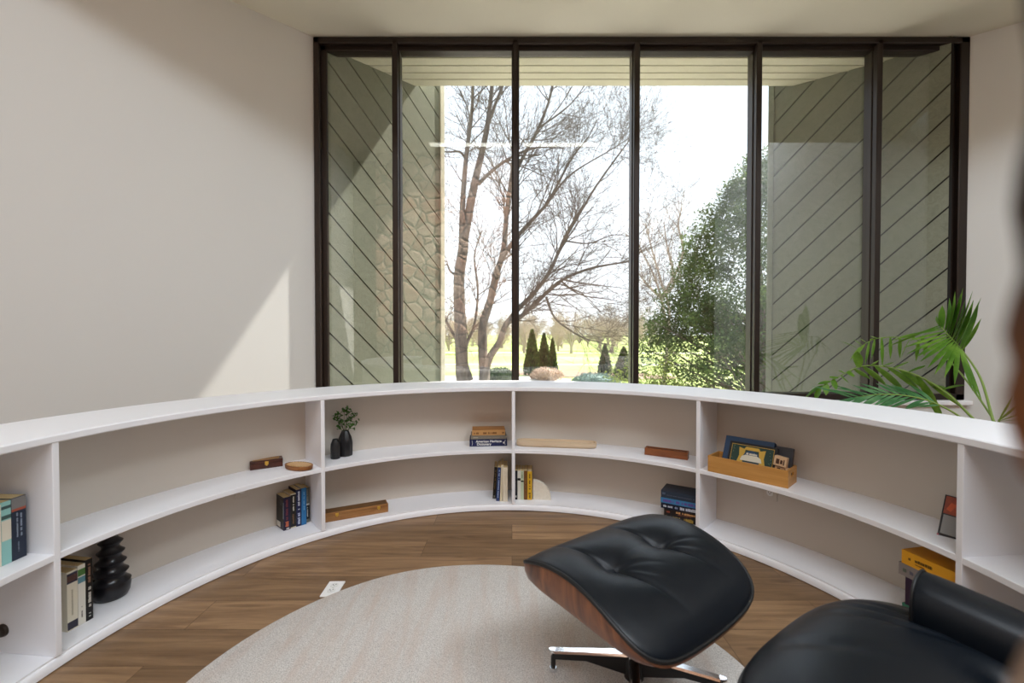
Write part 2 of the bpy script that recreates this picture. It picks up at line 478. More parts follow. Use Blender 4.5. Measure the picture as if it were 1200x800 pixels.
# ------------------------------------------------------------------ lounge furniture in leather and bent plywood
def sup(th,a,b,n):
    c,s_=cos(th),sin(th)
    r=(abs(c/a)**n+abs(s_/b)**n)**(-1/n)
    return r*c,r*s_
def cushion(mb,a,b,n,base,crown,extra=None,rings=34,seg=144,edge=.55,pw=3.4):
    vs=[];fs=[]
    vs.append((0,0,base(0,0)+crown+(extra(0,0,0) if extra else 0)))
    S=[(i/rings)**.8 for i in range(1,rings+1)]
    for s in S:
        # the side swells a little beyond the seam before it tucks back under
        k=1.0+.018*max(0,1-abs(s-.97)/.06)
        for j in range(seg):
            th=2*pi*j/seg; x,y=sup(th,a,b,n); x,y=x*s*k,y*s*k
            h=crown*max(0,1-s**pw)**edge
            vs.append((x,y,base(x,y)+h+(extra(x,y,s) if extra else 0)))
    for j in range(seg): fs.append((0,1+j,1+(j+1)%seg))
    for i in range(len(S)-1):
        for j in range(seg):
            p=1+i*seg+j;q=1+i*seg+(j+1)%seg
            fs.append((p,p+seg,q+seg,q))
    k0=1+(len(S)-1)*seg
    # underside
    vs2=[(x*.9,y*.9,z-.02) for x,y,z in vs[k0:k0+seg]]
    b0=len(vs); vs+=vs2
    for j in range(seg): fs.append((k0+j,b0+j,b0+(j+1)%seg,k0+(j+1)%seg))
    fs.append(tuple(b0+j for j in range(seg-1,-1,-1)))
    return mb.add(vs,fs)
def rim(a,b,n,base,dz=0,k=1.0,seg=144):
    out=[]
    for j in range(seg):
        x,y=sup(2*pi*j/seg,a,b,n); out.append((x*k,y*k,base(x,y)+dz))
    return out
def shell(mb,a,b,n,base,bot,seg=144):
    prof=[(.968,.0,.0),(1.012,0,.0),(1.014,.03,0),(1.008,.35,0),(.985,.70,0),(.94,.90,0),(.85,.98,0),(.6,1,0),(.3,1,0)]
    vs=[];fs=[]
    for (k,w,_) in prof:
        for j in range(seg):
            x,y=sup(2*pi*j/seg,a,b,n); z0=base(x,y)-.002
            zb=bot(x*k,y*k); vs.append((x*k,y*k,z0*(1-w)+zb*w))
    for i in range(len(prof)-1):
        for j in range(seg):
            p=i*seg+j;q=i*seg+(j+1)%seg
            fs.append((p,p+seg,q+seg,q))
    fs.append(tuple((len(prof)-1)*seg+j for j in range(seg)))
    return mb.add(vs,fs)
def base_leg(o,ang,length,ztip,zhub,drop,name='leg',c=(0,0)):
    M=Matrix.Translation((c[0],c[1],0))@Matrix.Rotation(ang,4,'Z')
    L=MB()
    # black tapered web, polished top strip, glide
    w0,w1=.016,.009
    def sect(x,w,z0,z1): return [(x,-w,z0),(x,w,z0),(x,w,z1),(x,-w,z1)]
    vs=[M@Vector(v) for v in sect(.02,w0,zhub-drop,zhub)+sect(length*.55,.012,zhub-drop*.62,ztip*.55+zhub*.45)+sect(length-.012,w1,ztip-.020,ztip)]
    fs=[(3,2,1,0)]
    for i in (0,4):
        for k in range(4): fs.append((i+k,i+(k+1)%4,i+4+(k+1)%4,i+4+k))
    fs.append((8,9,10,11)); L.add(vs,fs)
    L.tube([M@Vector((length-.014,0,ztip-.015)),M@Vector((length-.014,0,.012))],.008,12)
    lg=L.build(name,BLACKMETAL,o)
    T=MB(); vs=[]
    for x,w,z in ((.02,.017,zhub+.001),(length*.55,.0135,ztip*.55+zhub*.45+.001),(length-.02,.0125,ztip+.001),(length-.006,.009,ztip+.001),(length,.003,ztip+.001)):
        vs+=[M@Vector((x,-w,z)),M@Vector((x,w,z)),M@Vector((x,w*.8,z+.007)),M@Vector((x,-w*.8,z+.007))]
    fs=[(3,2,1,0)]
    for i in range(0,16,4):
        for k in range(4): fs.append((i+k,i+(k+1)%4,i+4+(k+1)%4,i+4+k))
    fs.append((16,17,18,19)); t=T.add(vs,fs).build('top_strip',CHROME,lg); t['label']='polished aluminium strip'
    G=MB().lathe([(.003,0),(.013,0),(.014,.004),(.011,.012),(.003,.013)],18,tuple(M@Vector((length-.014,0,.0)))); g=G.build('foot_glide',CHROME,lg,angle=40)
    return lg

RUGZ=.012
OTR=radians(35.4)
ot=thing('lounge_ottoman','black tufted leather ottoman with rosewood shell standing on the round cream rug','ottoman',(.377,1.360,RUGZ),.6464)
OA,OB,ON=.2834,.2475,6.0
def obase(x,y):
    return .4035+.0261*y/.28-.107*(y/.28)**2+.034*(x/.3)**2
BUT=[(-.118,-.004),(.112,.002)]
OCR=.024
def odim(x,y,s):
    z=0
    for i,(bx,by) in enumerate(BUT):
        dx,dy=x-bx,y-by; d=sqrt(dx*dx+dy*dy)
        z-=.010*exp(-(d/.030)**2)+.014*exp(-(d/.075)**2)
        # long crease through each button, running front to back and fading towards the seam
        u=dx+.20*dy+.5*dy*abs(dy); f=exp(-(abs(dy)/.125)**2)*(1-.5*max(0,s-.75)/.25)
        z-=.012*f*exp(-(u/.008)**2)+.012*f*exp(-(u/.04)**2)
        # short pull wrinkles spreading from the button
        for ang,l,w in ((-.95,.13,.008),(-1.25,.15,.007),(-.6,.10,.007),(-2.5,.04,.008)):
            ca,sa=cos(ang),sin(ang); t=dx*ca+dy*sa; q=-dx*sa+dy*ca
            if 0<t<l*1.8: z-=.0045*exp(-(q/w)**2)*exp(-(t/l)**2)*min(1,t/.02)
    z+=.005*exp(-(x/.07)**2)*exp(-(y/.14)**2)
    # the padding fills the hollow of the saddle-shaped shell and puffs towards the front and back edges
    z+=.026*max(0,1-(x/.285)**2)*(.55+.45*min(1,abs(y)/.2))
    return z*max(0,1-s**10)
cb_=cushion(MB(),OA,OB,ON,obase,OCR,odim,rings=64,seg=240,edge=.5,pw=7).build('cushion',LEATHER,ot,smooth=True)
for bx,by in BUT:
    z=obase(bx,by)+OCR+odim(bx,by,.4)-.002
    MB().lathe([(.001,-.004),(.0085,-.004),(.008,-.001),(.005,.001),(.001,.0015)],20,(bx,by,z)).build('button',LEATHER,cb_,angle=50)
MB().ring_tube(rim(OA,OB,ON,obase,.004,1.004),.006,8).build('piping',PIPING,ot,smooth=True)
shell(MB(),OA,OB,ON,obase,lambda x,y:min(.322+.05*y,obase(x,y)-.022)).build('plywood_shell',PLY,ot,angle=35)
OR=.6464; OW=Vector((.380,1.393,0))-Vector((.377,1.360,0)); OC=(OW.x*cos(OR)+OW.y*sin(OR),-OW.x*sin(OR)+OW.y*cos(OR))
MB().lathe([(.012,.02),(.030,.02),(.030,.075),(.022,.085),(.019,.10),(.019,.285),(.05,.29),(.05,.326),(.012,.326)],24,(OC[0],OC[1],0)).build('column',BLACKMETAL,ot,angle=40)
for q in (168,-16,-102,78): base_leg(ot,radians(q)-OR,.266,.062,.088,.055,c=OC)

# the lounge chair (its seat corner and one arm are in view)
lc=thing('lounge_chair','black leather lounge chair with rounded seat and padded arm beside the yellow box','armchair',(.775,.792,RUGZ),OTR)
SA,SB,SN=.335,.285,3.1
def sbase(x,y): return .392+.045*(y/.28)*.5-.030*max(0,y/.28)**3-.004*(x/.33)**2
def sdim(x,y,s):
    z=0
    for bx in (-.13,.13):
        dx,dy=x-bx,y+.07; d=sqrt(dx*dx+dy*dy)
        z-=.028*exp(-(d/.04)**2)+.014*exp(-(d/.1)**2)
    for (px,py,ang,l,w,dp) in ((.19,.10,-1.25,.11,.012,.009),(.225,.07,-1.35,.11,.010,.009),(.155,.09,-1.1,.10,.010,.007),(.26,.14,-1.5,.08,.010,.004),(-.05,.17,-.9,.1,.02,.004)):
        dx,dy=x-px,y-py; ca,sa=cos(ang),sin(ang); t=dx*ca+dy*sa; q=-dx*sa+dy*ca
        z-=dp*exp(-(q/w)**2)*exp(-(t/l)**2)
    return z*max(0,1-s**8)
sc_=cushion(MB(),SA,SB,SN,sbase,.072,sdim,rings=52,seg=200,edge=.5,pw=4.2).build('seat_cushion',LEATHER,lc,smooth=True)
for bx in (-.13,.13):
    MB().lathe([(.001,-.002),(.0115,-.002),(.010,.001),(.006,.0035),(.001,.004)],20,(bx,-.07,sbase(bx,-.07)+.072+sdim(bx,-.07,.4)-.003)).build('button',LEATHER,sc_,angle=50)
MB().ring_tube(rim(SA,SB,SN,sbase,.004,1.004),.006,8).build('seat_piping',PIPING,lc,smooth=True)
shell(MB(),SA,SB,SN,sbase,lambda x,y:sbase(x,y)-.10).build('seat_shell',PLY,lc,angle=35)
def arm(sx,ax,yo):
    # padded arm: rounded bolster, its axis running front to back
    prof=[]; N=28; L1=.103+yo
    vs=[];fs=[];nr=40
    st=[(0,.0),(.0,.88),(.003,.96),(.010,1.0),(.028,1.02),(.06,1.03),(.14,1.03),(.26,1.0),(.34,.93),(.365,.80),(.375,.55),(.378,0)]
    for (d,k) in st:
        for j in range(nr):
            th=2*pi*j/nr; x,z=sup(th,.062,.070,2.6)
            vs.append((sx*ax+x*max(k,.02),L1-d,.475+z*max(k,.02)-.13*d))
    for i in range(len(st)-1):
        for j in range(nr):
            p=i*nr+j;q=i*nr+(j+1)%nr; fs.append((p,q,q+nr,p+nr))
    fs.append(tuple(range(nr-1,-1,-1))); fs.append(tuple((len(st)-1)*nr+j for j in range(nr)))
    a=MB().add(vs,fs).build('armrest',LEATHER,lc,smooth=True)
    pts=[]
    for j in range(nr):
        x,z=sup(2*pi*j/nr,.062,.070,2.6); pts.append((sx*ax+x*.99,L1-.005,.475+z*.99))
    vs=[];fs=[];n=8
    for i,p in enumerate(pts):
        c0=Vector((sx*ax,L1-.005,.475)); r=(Vector(p)-c0).normalized(); y=Vector((0,1,0))
        vs+=[Vector(p)+(r*cos(2*pi*k/n)+y*sin(2*pi*k/n))*.0035 for k in range(n)]
    for i in range(nr):
        for k in range(n):
            fs.append((i*n+k,i*n+(k+1)%n,((i+1)%nr)*n+(k+1)%n,((i+1)%nr)*n+k))
    MB().add(vs,fs).build('piping',PIPING,a,smooth=True)
    # plywood bracket carrying the arm
    MB().prism([(-.20,.33),(.02,.36),(.04,.44),(-.20,.43)],sx*.340,sx*.354,'x').build('arm_bracket',PLY,lc)
arm(1,.258,0); arm(-1,.330,-.04)
def back_pad(name,yc,zc,hw,hh,th,tilt,cush):
    M=Matrix.Translation((0,yc,zc))@Matrix.Rotation(tilt,4,'X')@Matrix.Rotation(pi/2,4,'X')
    b0=lambda x,y:-.05*(1-(x/hw)**2)*.6
    mb=MB(); cushion(mb,hw,hh,3.6,b0,.07,None,24,96)
    mb.v=[tuple(M@Vector((v[0],v[1],-v[2])) ) for v in mb.v]
    mb.build(cush,LEATHER,lc,smooth=True)
    mb=MB(); shell(mb,hw,hh,3.6,b0,lambda x,y:-.085-.03*(1-(x/hw)**2),96)
    mb.v=[tuple(M@Vector((v[0],v[1],-v[2])) ) for v in mb.v]
    mb.build(name,PLY,lc,angle=35)
back_pad('back_shell',-.40,.60,.335,.19,0,radians(-18),'back_cushion')
back_pad('headrest_shell',-.54,.955,.32,.15,0,radians(-26),'headrest_cushion')
for sx in (-1,1):
    MB().tube([(sx*.12,-.18,.262),(sx*.12,-.42,.30),(sx*.12,-.50,.55),(sx*.12,-.62,.90)],[.012]*4,10).build('back_brace',BLACKMETAL,lc,smooth=True)
MB().lathe([(.012,.02),(.036,.02),(.036,.075),(.026,.09),(.022,.11),(.022,.262),(.06,.268),(.06,.288),(.012,.288)],24).build('column',BLACKMETAL,lc,angle=40)
for q in range(5): base_leg(lc,radians(90+72*q),.33,.062,.088,.055)
# ------------------------------------------------------------------ books and small things on the shelves
def yaw_at(P): return -math.atan2(P.x-CX,P.y-CY)       # local -y faces the middle of the round
def glyph_bars(mb,x0,x1,z0,z1,y,n,seed,vertical=False):
    # small broken strokes standing for print too small to read in the photo
    r=random.Random(seed); L=(z1-z0) if vertical else (x1-x0); p=0
    while p<1:
        w=r.uniform(.35,.9)/n; 
        if r.random()<.84:
            a,b=p,min(1,p+w*.8); e=r.uniform(0,.25)
            if vertical: mb.box(x0+(x1-x0)*e,x1,y-.0005,y+.0004,z0+L*a,z0+L*b)
            else: mb.box(x0+L*a,x0+L*b,y-.0005,y+.0004,z0,z1-(z1-z0)*e)
        p+=w
def text(name,s,size,M,mat,parent,align='LEFT',sx=1):
    c=bpy.data.curves.new(name,'FONT'); c.body=s; c.size=size; c.align_x=align; c.align_y='CENTER'; c.extrude=.0004; c.offset=.0004; c.resolution_u=3
    c.materials.append(mat); o=bpy.data.objects.new(name,c); COL.objects.link(o); o.parent=parent
    o.matrix_local=M@Matrix.Diagonal((sx,1,1,1))
    dg=bpy.context.evaluated_depsgraph_get(); me=bpy.data.meshes.new_from_object(o.evaluated_get(dg)); q=bpy.data.objects.new(name,me)
    COL.objects.link(q); q.parent=parent; q.matrix_local=o.matrix_local.copy(); bpy.data.objects.remove(o); return q
FRONT=Matrix.Rotation(pi/2,4,'X')                      # lettering that faces local -y, reading along x
DOWN=Matrix(((0,1,0,0),(0,0,-1,0),(-1,0,0,0),(0,0,0,1)))  # lettering on an upright spine, reading downwards
def book(label,loc,rz,t,h,d,cover,spine=None,lying=False,bands=(),bars=(),soft=True,group=None,tilt=0,cat='book',front=None,pg=None):
    """t thickness, h height, d depth; spine on local -y, standing with thickness along x (or lying with thickness along z)"""
    o=thing('book',label,cat,loc,rz,group,rot=(0,tilt,rz))
    sw=(lambda x,y,z:(z,y,x)) if lying else (lambda x,y,z:(x,y,z))
    def put(mb,x0,x1,y0,y1,z0,z1,ch=0):
        a=sw(x0,y0,z0);b=sw(x1,y1,z1)
        (mb.cbox if ch else mb.box)(a[0],b[0],a[1],b[1],a[2],b[2],*([ch] if ch else []))
    bt=.0012 if soft else .0028; ov=0 if soft else .003
    c=MB(); put(c,0,bt,0,d,0,h,.0004); put(c,t-bt,t,0,d,0,h,.0004); put(c,0,t,0,bt,0,h,.0004)
    co=c.build('cover',colr(cover),o)
    p=MB(); put(p,bt,t-bt,bt,d-ov,ov,h-ov); p.build('page_block',pg or PAGES,o)
    if spine:
        s=MB(); put(s,.0002,t-.0002,-.0007,.0001,.0003,h-.0003); s.build('spine',colr(spine),o)
    for (a,b,colx) in bands:
        m=MB(); put(m,.0005,t-.0005,-.0011,-.0003,a*h,b*h); m.build('spine_label',colr(colx),co)
    for (a,b,u,v,colx,n) in bars:
        m=MB()
        if lying: glyph_bars(m,h*a,h*b,t*u,t*v,-.0013,n,hash((a,b,n))%999)
        else: glyph_bars(m,t*u,t*v,h*a,h*b,-.0013,n,hash((a,b,n))%999,True)
        m.build('spine_lettering',colr(colx),co)
    if front:   # printed areas on the cover that faces local -x
        for (y0,y1,z0,z1,colx) in front:
            m=MB(); m.box(-.0007,.0003,d*y0,d*y1,h*z0,h*z1); m.build('cover_print',colr(colx),co)
    return o,co
def row(px,py,z,specs,group,rz=None,flip=1,rdir=None):
    """upright books side by side from the left end at the pixel"""
    P=at_z(px,py,z); th=math.atan2(P.x-CX,P.y-CY)
    a=-th if rz is None else rz
    u=Vector((cos(a),sin(a),0)); out=[]
    for sp in specs:
        k=dict(sp); off=k.pop('off',0); gap=k.pop('gap',.0008); k.setdefault('group',group)
        q=P+Vector((-sin(a),cos(a),0))*off
        out.append(book(loc=(q.x,q.y,z+.0005),rz=a,**k)); P=P+u*(k['t']+gap)
    return out
G1='paperbacks at the left edge of the upper shelf'
row(-8,668,.38,[
 dict(label='teal paperback with dark picture cover, nearest of the three at the left edge',t=.022,h=.192,d=.125,cover='e6ddc6',spine='e4ddca',front=[(.02,.98,.02,.36,'0f4a4d'),(.02,.98,.36,.97,'15302f'),(.2,.7,.55,.85,'5b4a38'),(.15,.85,.40,.46,'b9c7bd'),(.1,.3,.06,.14,'e8e6de')]),
 dict(label='slim paperback with pale aqua and cream spine at the left edge of the upper shelf',t=.027,h=.197,d=.125,cover='8fc3bd',spine='8fc3bd',bands=[(.38,.70,'d9d2c0'),(.72,.78,'3f5a55'),(.88,.93,'39524f')]),
 dict(label='navy paperback with grey and red banded spine top, beside the left divider',t=.042,h=.200,d=.125,cover='1c2536',spine='1e283a',bands=[(.82,.99,'7c7a78'),(.78,.82,'a5523c')],bars=[(.36,.75,.32,.42,'8d97a6',14),(.36,.78,.58,.70,'8d97a6',14),(.1,.28,.4,.48,'6c7686',8)]),
],G1)
G2='paperbacks beside the ridged vase on the lower shelf'
row(79,741,.04,[
 dict(label='cream paperback with dark picture blocks on its spine, against the left divider',t=.034,h=.212,d=.13,cover='d8d0bc',spine='d8d0bc',bands=[(.80,.97,'3c3a4a'),(.02,.15,'2d2a3a'),(.83,.93,'7d5a52')],bars=[(.25,.7,.4,.55,'b5ad98',12)]),
 dict(label='slim white paperback with green photo at spine top, left of the black spined one',t=.025,h=.219,d=.13,cover='dcd8cc',spine='dcd8cc',bands=[(.82,.93,'4f7a3e'),(.70,.80,'5d8a96')],bars=[(.12,.3,.4,.55,'77746c',10)]),
 dict(label='black spined paperback with white lettering touching the ridged vase',t=.024,h=.227,d=.13,cover='16130f',spine='15120f',bars=[(.62,.93,.3,.65,'8e6a55',9),(.22,.55,.3,.7,'c9c4ba',10),(.06,.12,.35,.65,'d8d5cc',2)]),
],G2)
G3='upright books beside the second divider on the lower shelf'
row(332.5,622,.04,[
 dict(label='thick navy paperback with picture cover and white barcode box, leftmost of its five',t=.036,h=.178,d=.098,cover='1a1a2c',spine='1c1a34',front=[(.03,.97,.22,.97,'2a2724'),(.15,.75,.28,.62,'3d3a2e'),(.05,.45,.73,.9,'4a484c'),(.0,.12,.35,.85,'9fa2ac'),(.45,.97,.04,.2,'cfcabd')],bars=[(.30,.92,.3,.62,'6a2f3a',11),(.10,.26,.2,.7,'c4694a',3),(.02,.06,.3,.8,'d5d0cb',2)]),
 dict(label='cream edged paperback with black spine and pale bottom label, second of its five',t=.030,h=.187,d=.105,cover='cfc6ae',spine='cfc6ae',bands=[(.03,.97,'1a1814')],bars=[(.5,.92,.4,.66,'c8c3b4',9),(.12,.4,.35,.6,'6d4f36',6)],off=.004),
 dict(label='navy paperback with large white lettering, left of the blue one',t=.026,h=.203,d=.105,cover='1b2140',spine='1c2348',bars=[(.45,.95,.3,.7,'c6cbd8',9),(.06,.36,.25,.75,'aeb6cc',4)],off=.002),
 dict(label='plain bright blue paperback standing among the five dark ones',t=.027,h=.205,d=.105,cover='2a6a9e',spine='2c6ea2',bars=[(.4,.92,.42,.58,'7eb2d6',14)]),
 dict(label='grey and black spined paperback leaning on the second divider',t=.025,h=.196,d=.095,cover='2c2c28',spine='6f7268',bands=[(.10,.48,'1b1a18'),(.50,.54,'d5d5ce')],bars=[(.16,.44,.4,.6,'cfcfc6',9),(.58,.95,.4,.58,'9da096',12)],off=.018),
],G3)
G4='upright books left of the middle divider on the lower shelf'
tl=radians(3.2)
row(577.2,584.5,.04,[
 dict(label='black spined book leaning at the left end of the middle group',t=.020,h=.205,d=.125,cover='17130f',spine='17130f',bars=[(.3,.9,.4,.6,'8a6f45',14),(.04,.1,.3,.7,'a3a093',1)],tilt=tl,gap=.003,off=.01),
 dict(label='navy blue spined book leaning second in the middle group',t=.022,h=.215,d=.15,cover='27365c',spine='2b3d69',bars=[(.1,.92,.35,.6,'9fb0d0',18)],tilt=tl,off=-.035,gap=.002),
 dict(label='slim cream book third in the middle group, leaning on the white one',t=.016,h=.228,d=.155,cover='cbbfa4',spine='d2c6aa',tilt=tl*.7,off=-.042,gap=.004),
 dict(label='thick off white book standing against the left of the middle divider',t=.030,h=.216,d=.15,cover='dcd0b8',spine='e0d5bf',bars=[(.5,.93,.4,.5,'c2b79c',10)],off=-.046),
],G4,rz=radians(1))
G5='upright books right of the middle divider on the lower shelf'
row(603.2,585.2,.04,[
 dict(label='black spined paperback just right of the middle divider',t=.017,h=.186,d=.13,cover='1b1a1d',spine='1d1c20',bars=[(.25,.9,.4,.6,'5d5a64',14),(.08,.14,.3,.7,'d8d6cf',1)],off=0),
 dict(label='white paperback with a black square on its spine, right of the black one',t=.020,h=.186,d=.13,cover='d3cfc2',spine='d6d2c6',bands=[(.66,.74,'1c1b18')]),
 dict(label='pale green spined paperback between the white and brown books',t=.019,h=.184,d=.13,cover='b9c3a4',spine='bcc6a8',bands=[(.62,.67,'1c1d18')],bars=[(.7,.95,.3,.6,'5f6b4f',6)]),
 dict(label='brown spined paperback left of the yellow one',t=.022,h=.186,d=.13,cover='6b4420',spine='6f4722',bars=[(.3,.75,.4,.6,'8f6a3c',8)]),
 dict(label='yellow spined paperback against the round cream bookend',t=.029,h=.182,d=.135,cover='8f6a1e',spine='d3a62a',bars=[(.76,.92,.3,.65,'6b5214',2),(.56,.70,.3,.65,'6b5214',2),(.34,.50,.25,.7,'6b5214',3),(.06,.26,.25,.7,'6b5214',4)]),
],G5,rz=radians(-3))
# quarter-round bookend
P=at_z(624.6,585,.04); be=MB(); R0=.113
poly=[(0,0)]+[(R0*cos(radians(a)),R0*1.06*sin(radians(a))) for a in range(0,91,5)]
be.prism(poly,0,.04,'y')
o=be.build('quarter_round_bookend',grained('cream_plaster','d6ccba','e0d8c8',(60,60,60),.85,.15,.1),None,angle=40)
o.location=(P.x+.001,P.y-.002,.0402); o.rotation_euler=(0,0,radians(-5))
tag(o,'cream quarter-round stone bookend holding up the yellow book','bookend')

# stack with the dictionary
P=at_z(550.3,523.2,.38); a=radians(4.5)
G6='books stacked left of the middle divider on the upper shelf'
Z=.3805
o,co=book('navy blue dictionary with white title, bottom of the stack by the middle divider',(P.x,P.y,Z),a,.044,.240,.135,'10173a','131c48',True,soft=False,group=G6)
W=colr('e9e7e0',.4)
text('title_lettering','American Heritage',.0215,Matrix.Translation((.040,-.0011,.0315))@FRONT,W,co)
text('title_lettering','Dictionary',.0215,Matrix.Translation((.046,-.0011,.0135))@FRONT,W,co)
m=MB(); m.prism([(.212,.026),(.222,.026),(.217,.012)],-.0013,-.0006,'y'); 
for x0 in (.014,.229):
    s=1 if x0<.1 else -1
    m.prism([(x0,.006),(x0+.004*s,.022),(x0,.038),(x0+.002*s,.038),(x0+.006*s,.022),(x0+.002*s,.006)],-.0013,-.0006,'y')
m.build('spine_emblem',W,co)
Z+=.0445; q=P+Vector((cos(a),sin(a),0))*.008
book('thin grey book between the dictionary and the tan book',(q.x,q.y+.004,Z),a,.024,.228,.128,'6d6558','776f62',True,soft=False,group=G6,bars=[(.06,.2,.35,.6,'a39b8c',5),(.3,.9,.4,.5,'8c8475',16)])
Z+=.0245; q=P+Vector((cos(a),sin(a),0))*.016
book('tan leather-brown book on top of the dictionary stack',(q.x,q.y+.006,Z),a,.034,.212,.122,'a4713c','b98a55',True,soft=False,group=G6,bars=[(.05,.2,.25,.6,'6f4721',4),(.33,.74,.25,.65,'6f4721',11),(.9,.97,.3,.6,'6f4721',1)])
# stack by the fourth divider
P=at_z(778,607.2,.04); Q=at_z(816,615.2,.04); a=math.atan2(Q.y-P.y,Q.x-P.x); u=Vector((cos(a),sin(a),0)); nrm=Vector((-sin(a),cos(a),0))
G7='dark books stacked by the fourth divider on the lower shelf'
Z=.0405
specs=[('black gold-lettered book, bottom of the stack',.030,.185,.13,'1c1614','1a1412',[(.05,.48,.25,.75,'b59a52',9),(.60,.86,.15,.85,'b5943f',5)],.0),
('black orange-lettered book, second from the bottom',.027,.185,.13,'1a1210','17100e',[(.06,.18,.3,.7,'8a3c2a',3),(.36,.92,.42,.85,'cf9a63',10),(.42,.8,.14,.3,'8a4a34',12)],.0),
('navy white-lettered book, middle of the dark stack',.031,.203,.135,'12182a','131a30',[(.07,.32,.3,.65,'c9cfdb',6),(.38,.46,.3,.65,'9aa6c2',2),(.52,.96,.25,.8,'d5dae6',9)],-.018),
('bright blue book with purple lettering, second from top',.030,.205,.135,'1f2a44','3f83b4',[(.07,.36,.25,.75,'6a4a9a',8),(.42,.52,.25,.75,'6a4a9a',3),(.57,.93,.25,.75,'6a4a9a',9)],-.020),
('slate blue hardback on top of the dark stack',.040,.203,.135,'2b3646','2f3b4c',[(.04,.12,.45,.8,'5a6a80',2),(.16,.9,.38,.5,'51596a',22)],-.018)]
for i,(lab,t,h,d,c1,c2,bars,off) in enumerate(specs):
    q=P+u*off+nrm*(0.003 if i>1 else 0)
    book(lab+' by the fourth divider',(q.x,q.y,Z),a,t,h,d,c1,c2,True,soft=(i<2),group=G7,bars=bars); Z+=t+.0004

# yellow box on a stack behind the chair arm
a=radians(-78)
G8='stack beside the right divider on the lower shelf'
u=Vector((cos(a),sin(a),0)); nrm=Vector((-sin(a),cos(a),0))
Z=.0405; base=pol(77,1.50)
for lab,t,h,d,c1,c2,off,bars in (
 ('green book at the bottom of the stack behind the chair arm',.070,.180,.15,'2f6b58','37795f',.004,[]),
 ('dark purple book in the stack behind the chair arm, under the grey one',.100,.172,.15,'2a1a30','2f1d36',.014,[]),
 ('grey book under the yellow box behind the chair arm',.045,.196,.165,'7b7371','857d7b',-.010,[(.08,.14,.35,.65,'5f6a5a',1),(.2,.26,.35,.65,'5a5a6a',1)]),
 ('thick yellow box with fine dark lettering, topmost of the stack behind the chair arm',.050,.184,.16,'d9971d','e2a224',0,[(.13,.17,.42,.62,'6a4a12',2),(.25,.55,.45,.66,'6a4a12',5),(.25,.42,.27,.33,'6a4a12',10)])):
    q=base+u*off
    book(lab,(q.x,q.y,Z),a,t,h,d,c1,c2,True,soft=False,group=G8,bars=bars,cat='box' if 'box with' in lab else 'book',pg=colr('6f6138') if 'box' in lab and 'thick' in lab else None); Z+=t+.0004

# ridged black vase
CERB=Mat('black_glaze','17161a',.28,0,.5).m
P=at_z(124,704,.04)
v=MB(); prof=[(.004,0),(.046,0),(.052,.004),(.060,.02),(.064,.05),(.060,.064)]
rr=[.060,.053,.046,.041,.036,.031]; z=.064
for i in range(5):
    a,b=rr[i],rr[i+1]; prof+=[(a+.004,z),(a-.003,z+.006),(b-.007,z+.016),(b-.007,z+.026),(b+.002,z+.036),(b+.004,z+.040)]; z+=.040
prof+=[(.026,z+.004),(.024,z+.02),(.026,z+.028),(.022,z+.028),(.018,z+.01),(.003,z-.03)]
v.lathe(prof,48)
o=v.build('ridged_vase',CERB,None,angle=60); o.location=(P.x-.005,P.y+.03,.0402)
tag(o,'tall black glazed vase with stacked ridges on the lower left shelf','vase')

# small bottles
P=at_z(391.5,538,.38); v=MB().lathe([(.003,0),(.024,0),(.026,.003),(.027,.06),(.0255,.085),(.018,.105),(.0155,.112),(.0135,.112),(.0125,.10),(.003,.095)],32)
o=v.build('bottle_vase',plain('matte_black_ceramic','1b1a1a',.42),None,angle=50); o.location=(P.x,P.y+.02,.3802)
tag(o,'small slim empty black bottle vase left of the one holding leaves','vase')
P=at_z(404.5,533.5,.38)
pv=thing('leaf_vase','black bottle vase holding a small green leafy sprig','vase',(P.x,P.y+.002,.3802))
prof=[(.003,0),(.037,0),(.042,.004),(.0435,.03),(.0435,.075),(.037,.11),(.022,.142),(.0195,.148),(.0175,.148),(.016,.14),(.003,.12)]
MB().lathe(prof,10).build('vase_body',plain('black_ceramic','151416',.35),pv,angle=25)
SPRIG=leaf_mat('sprig_leaf','24401a','3c6427','5c8a3c',30)
stm=MB(); lf=MB(); r=random.Random(5)
tips=[(-.060,.0,.235),(-.045,.01,.21),(-.03,-.01,.25),(-.008,.01,.275),(.012,.0,.28),(.03,-.01,.262),(.052,.0,.245),(.06,.005,.195),(.045,.0,.175),(-.02,.0,.20),(.01,.02,.215),(-.04,.0,.175),(.025,-.01,.19)]
for t in tips:
    t=Vector(t); s=Vector((r.uniform(-.008,.008),r.uniform(-.008,.008),.13)); mid=(s+t)/2+Vector((t.x*.1,0,.01))
    stm.tube([s,mid,t],.0011,5)
    for k in range(11):
        c=t+Vector((r.uniform(-.016,.016),r.uniform(-.016,.016),r.uniform(-.02,.014)))
        ax=Vector((r.uniform(-1,1),r.uniform(-1,1),r.uniform(-.4,1))).normalized(); sd=ax.cross(Vector((r.uniform(-1,1),r.uniform(-1,1),r.uniform(-1,1)))).normalized()
        l,w=r.uniform(.009,.014),r.uniform(.005,.007); n_=ax.cross(sd)*.002
        lf.add([c-ax*l,c-sd*w+n_,c-n_,c+sd*w+n_,c+ax*l],[(0,1,2),(0,2,3),(1,4,2),(2,4,3)])
st=stm.build('stems',plain('sprig_stem','3d4a20',.6),pv); lf.build('leaves',SPRIG,pv,fix=False)['kind']='stuff'

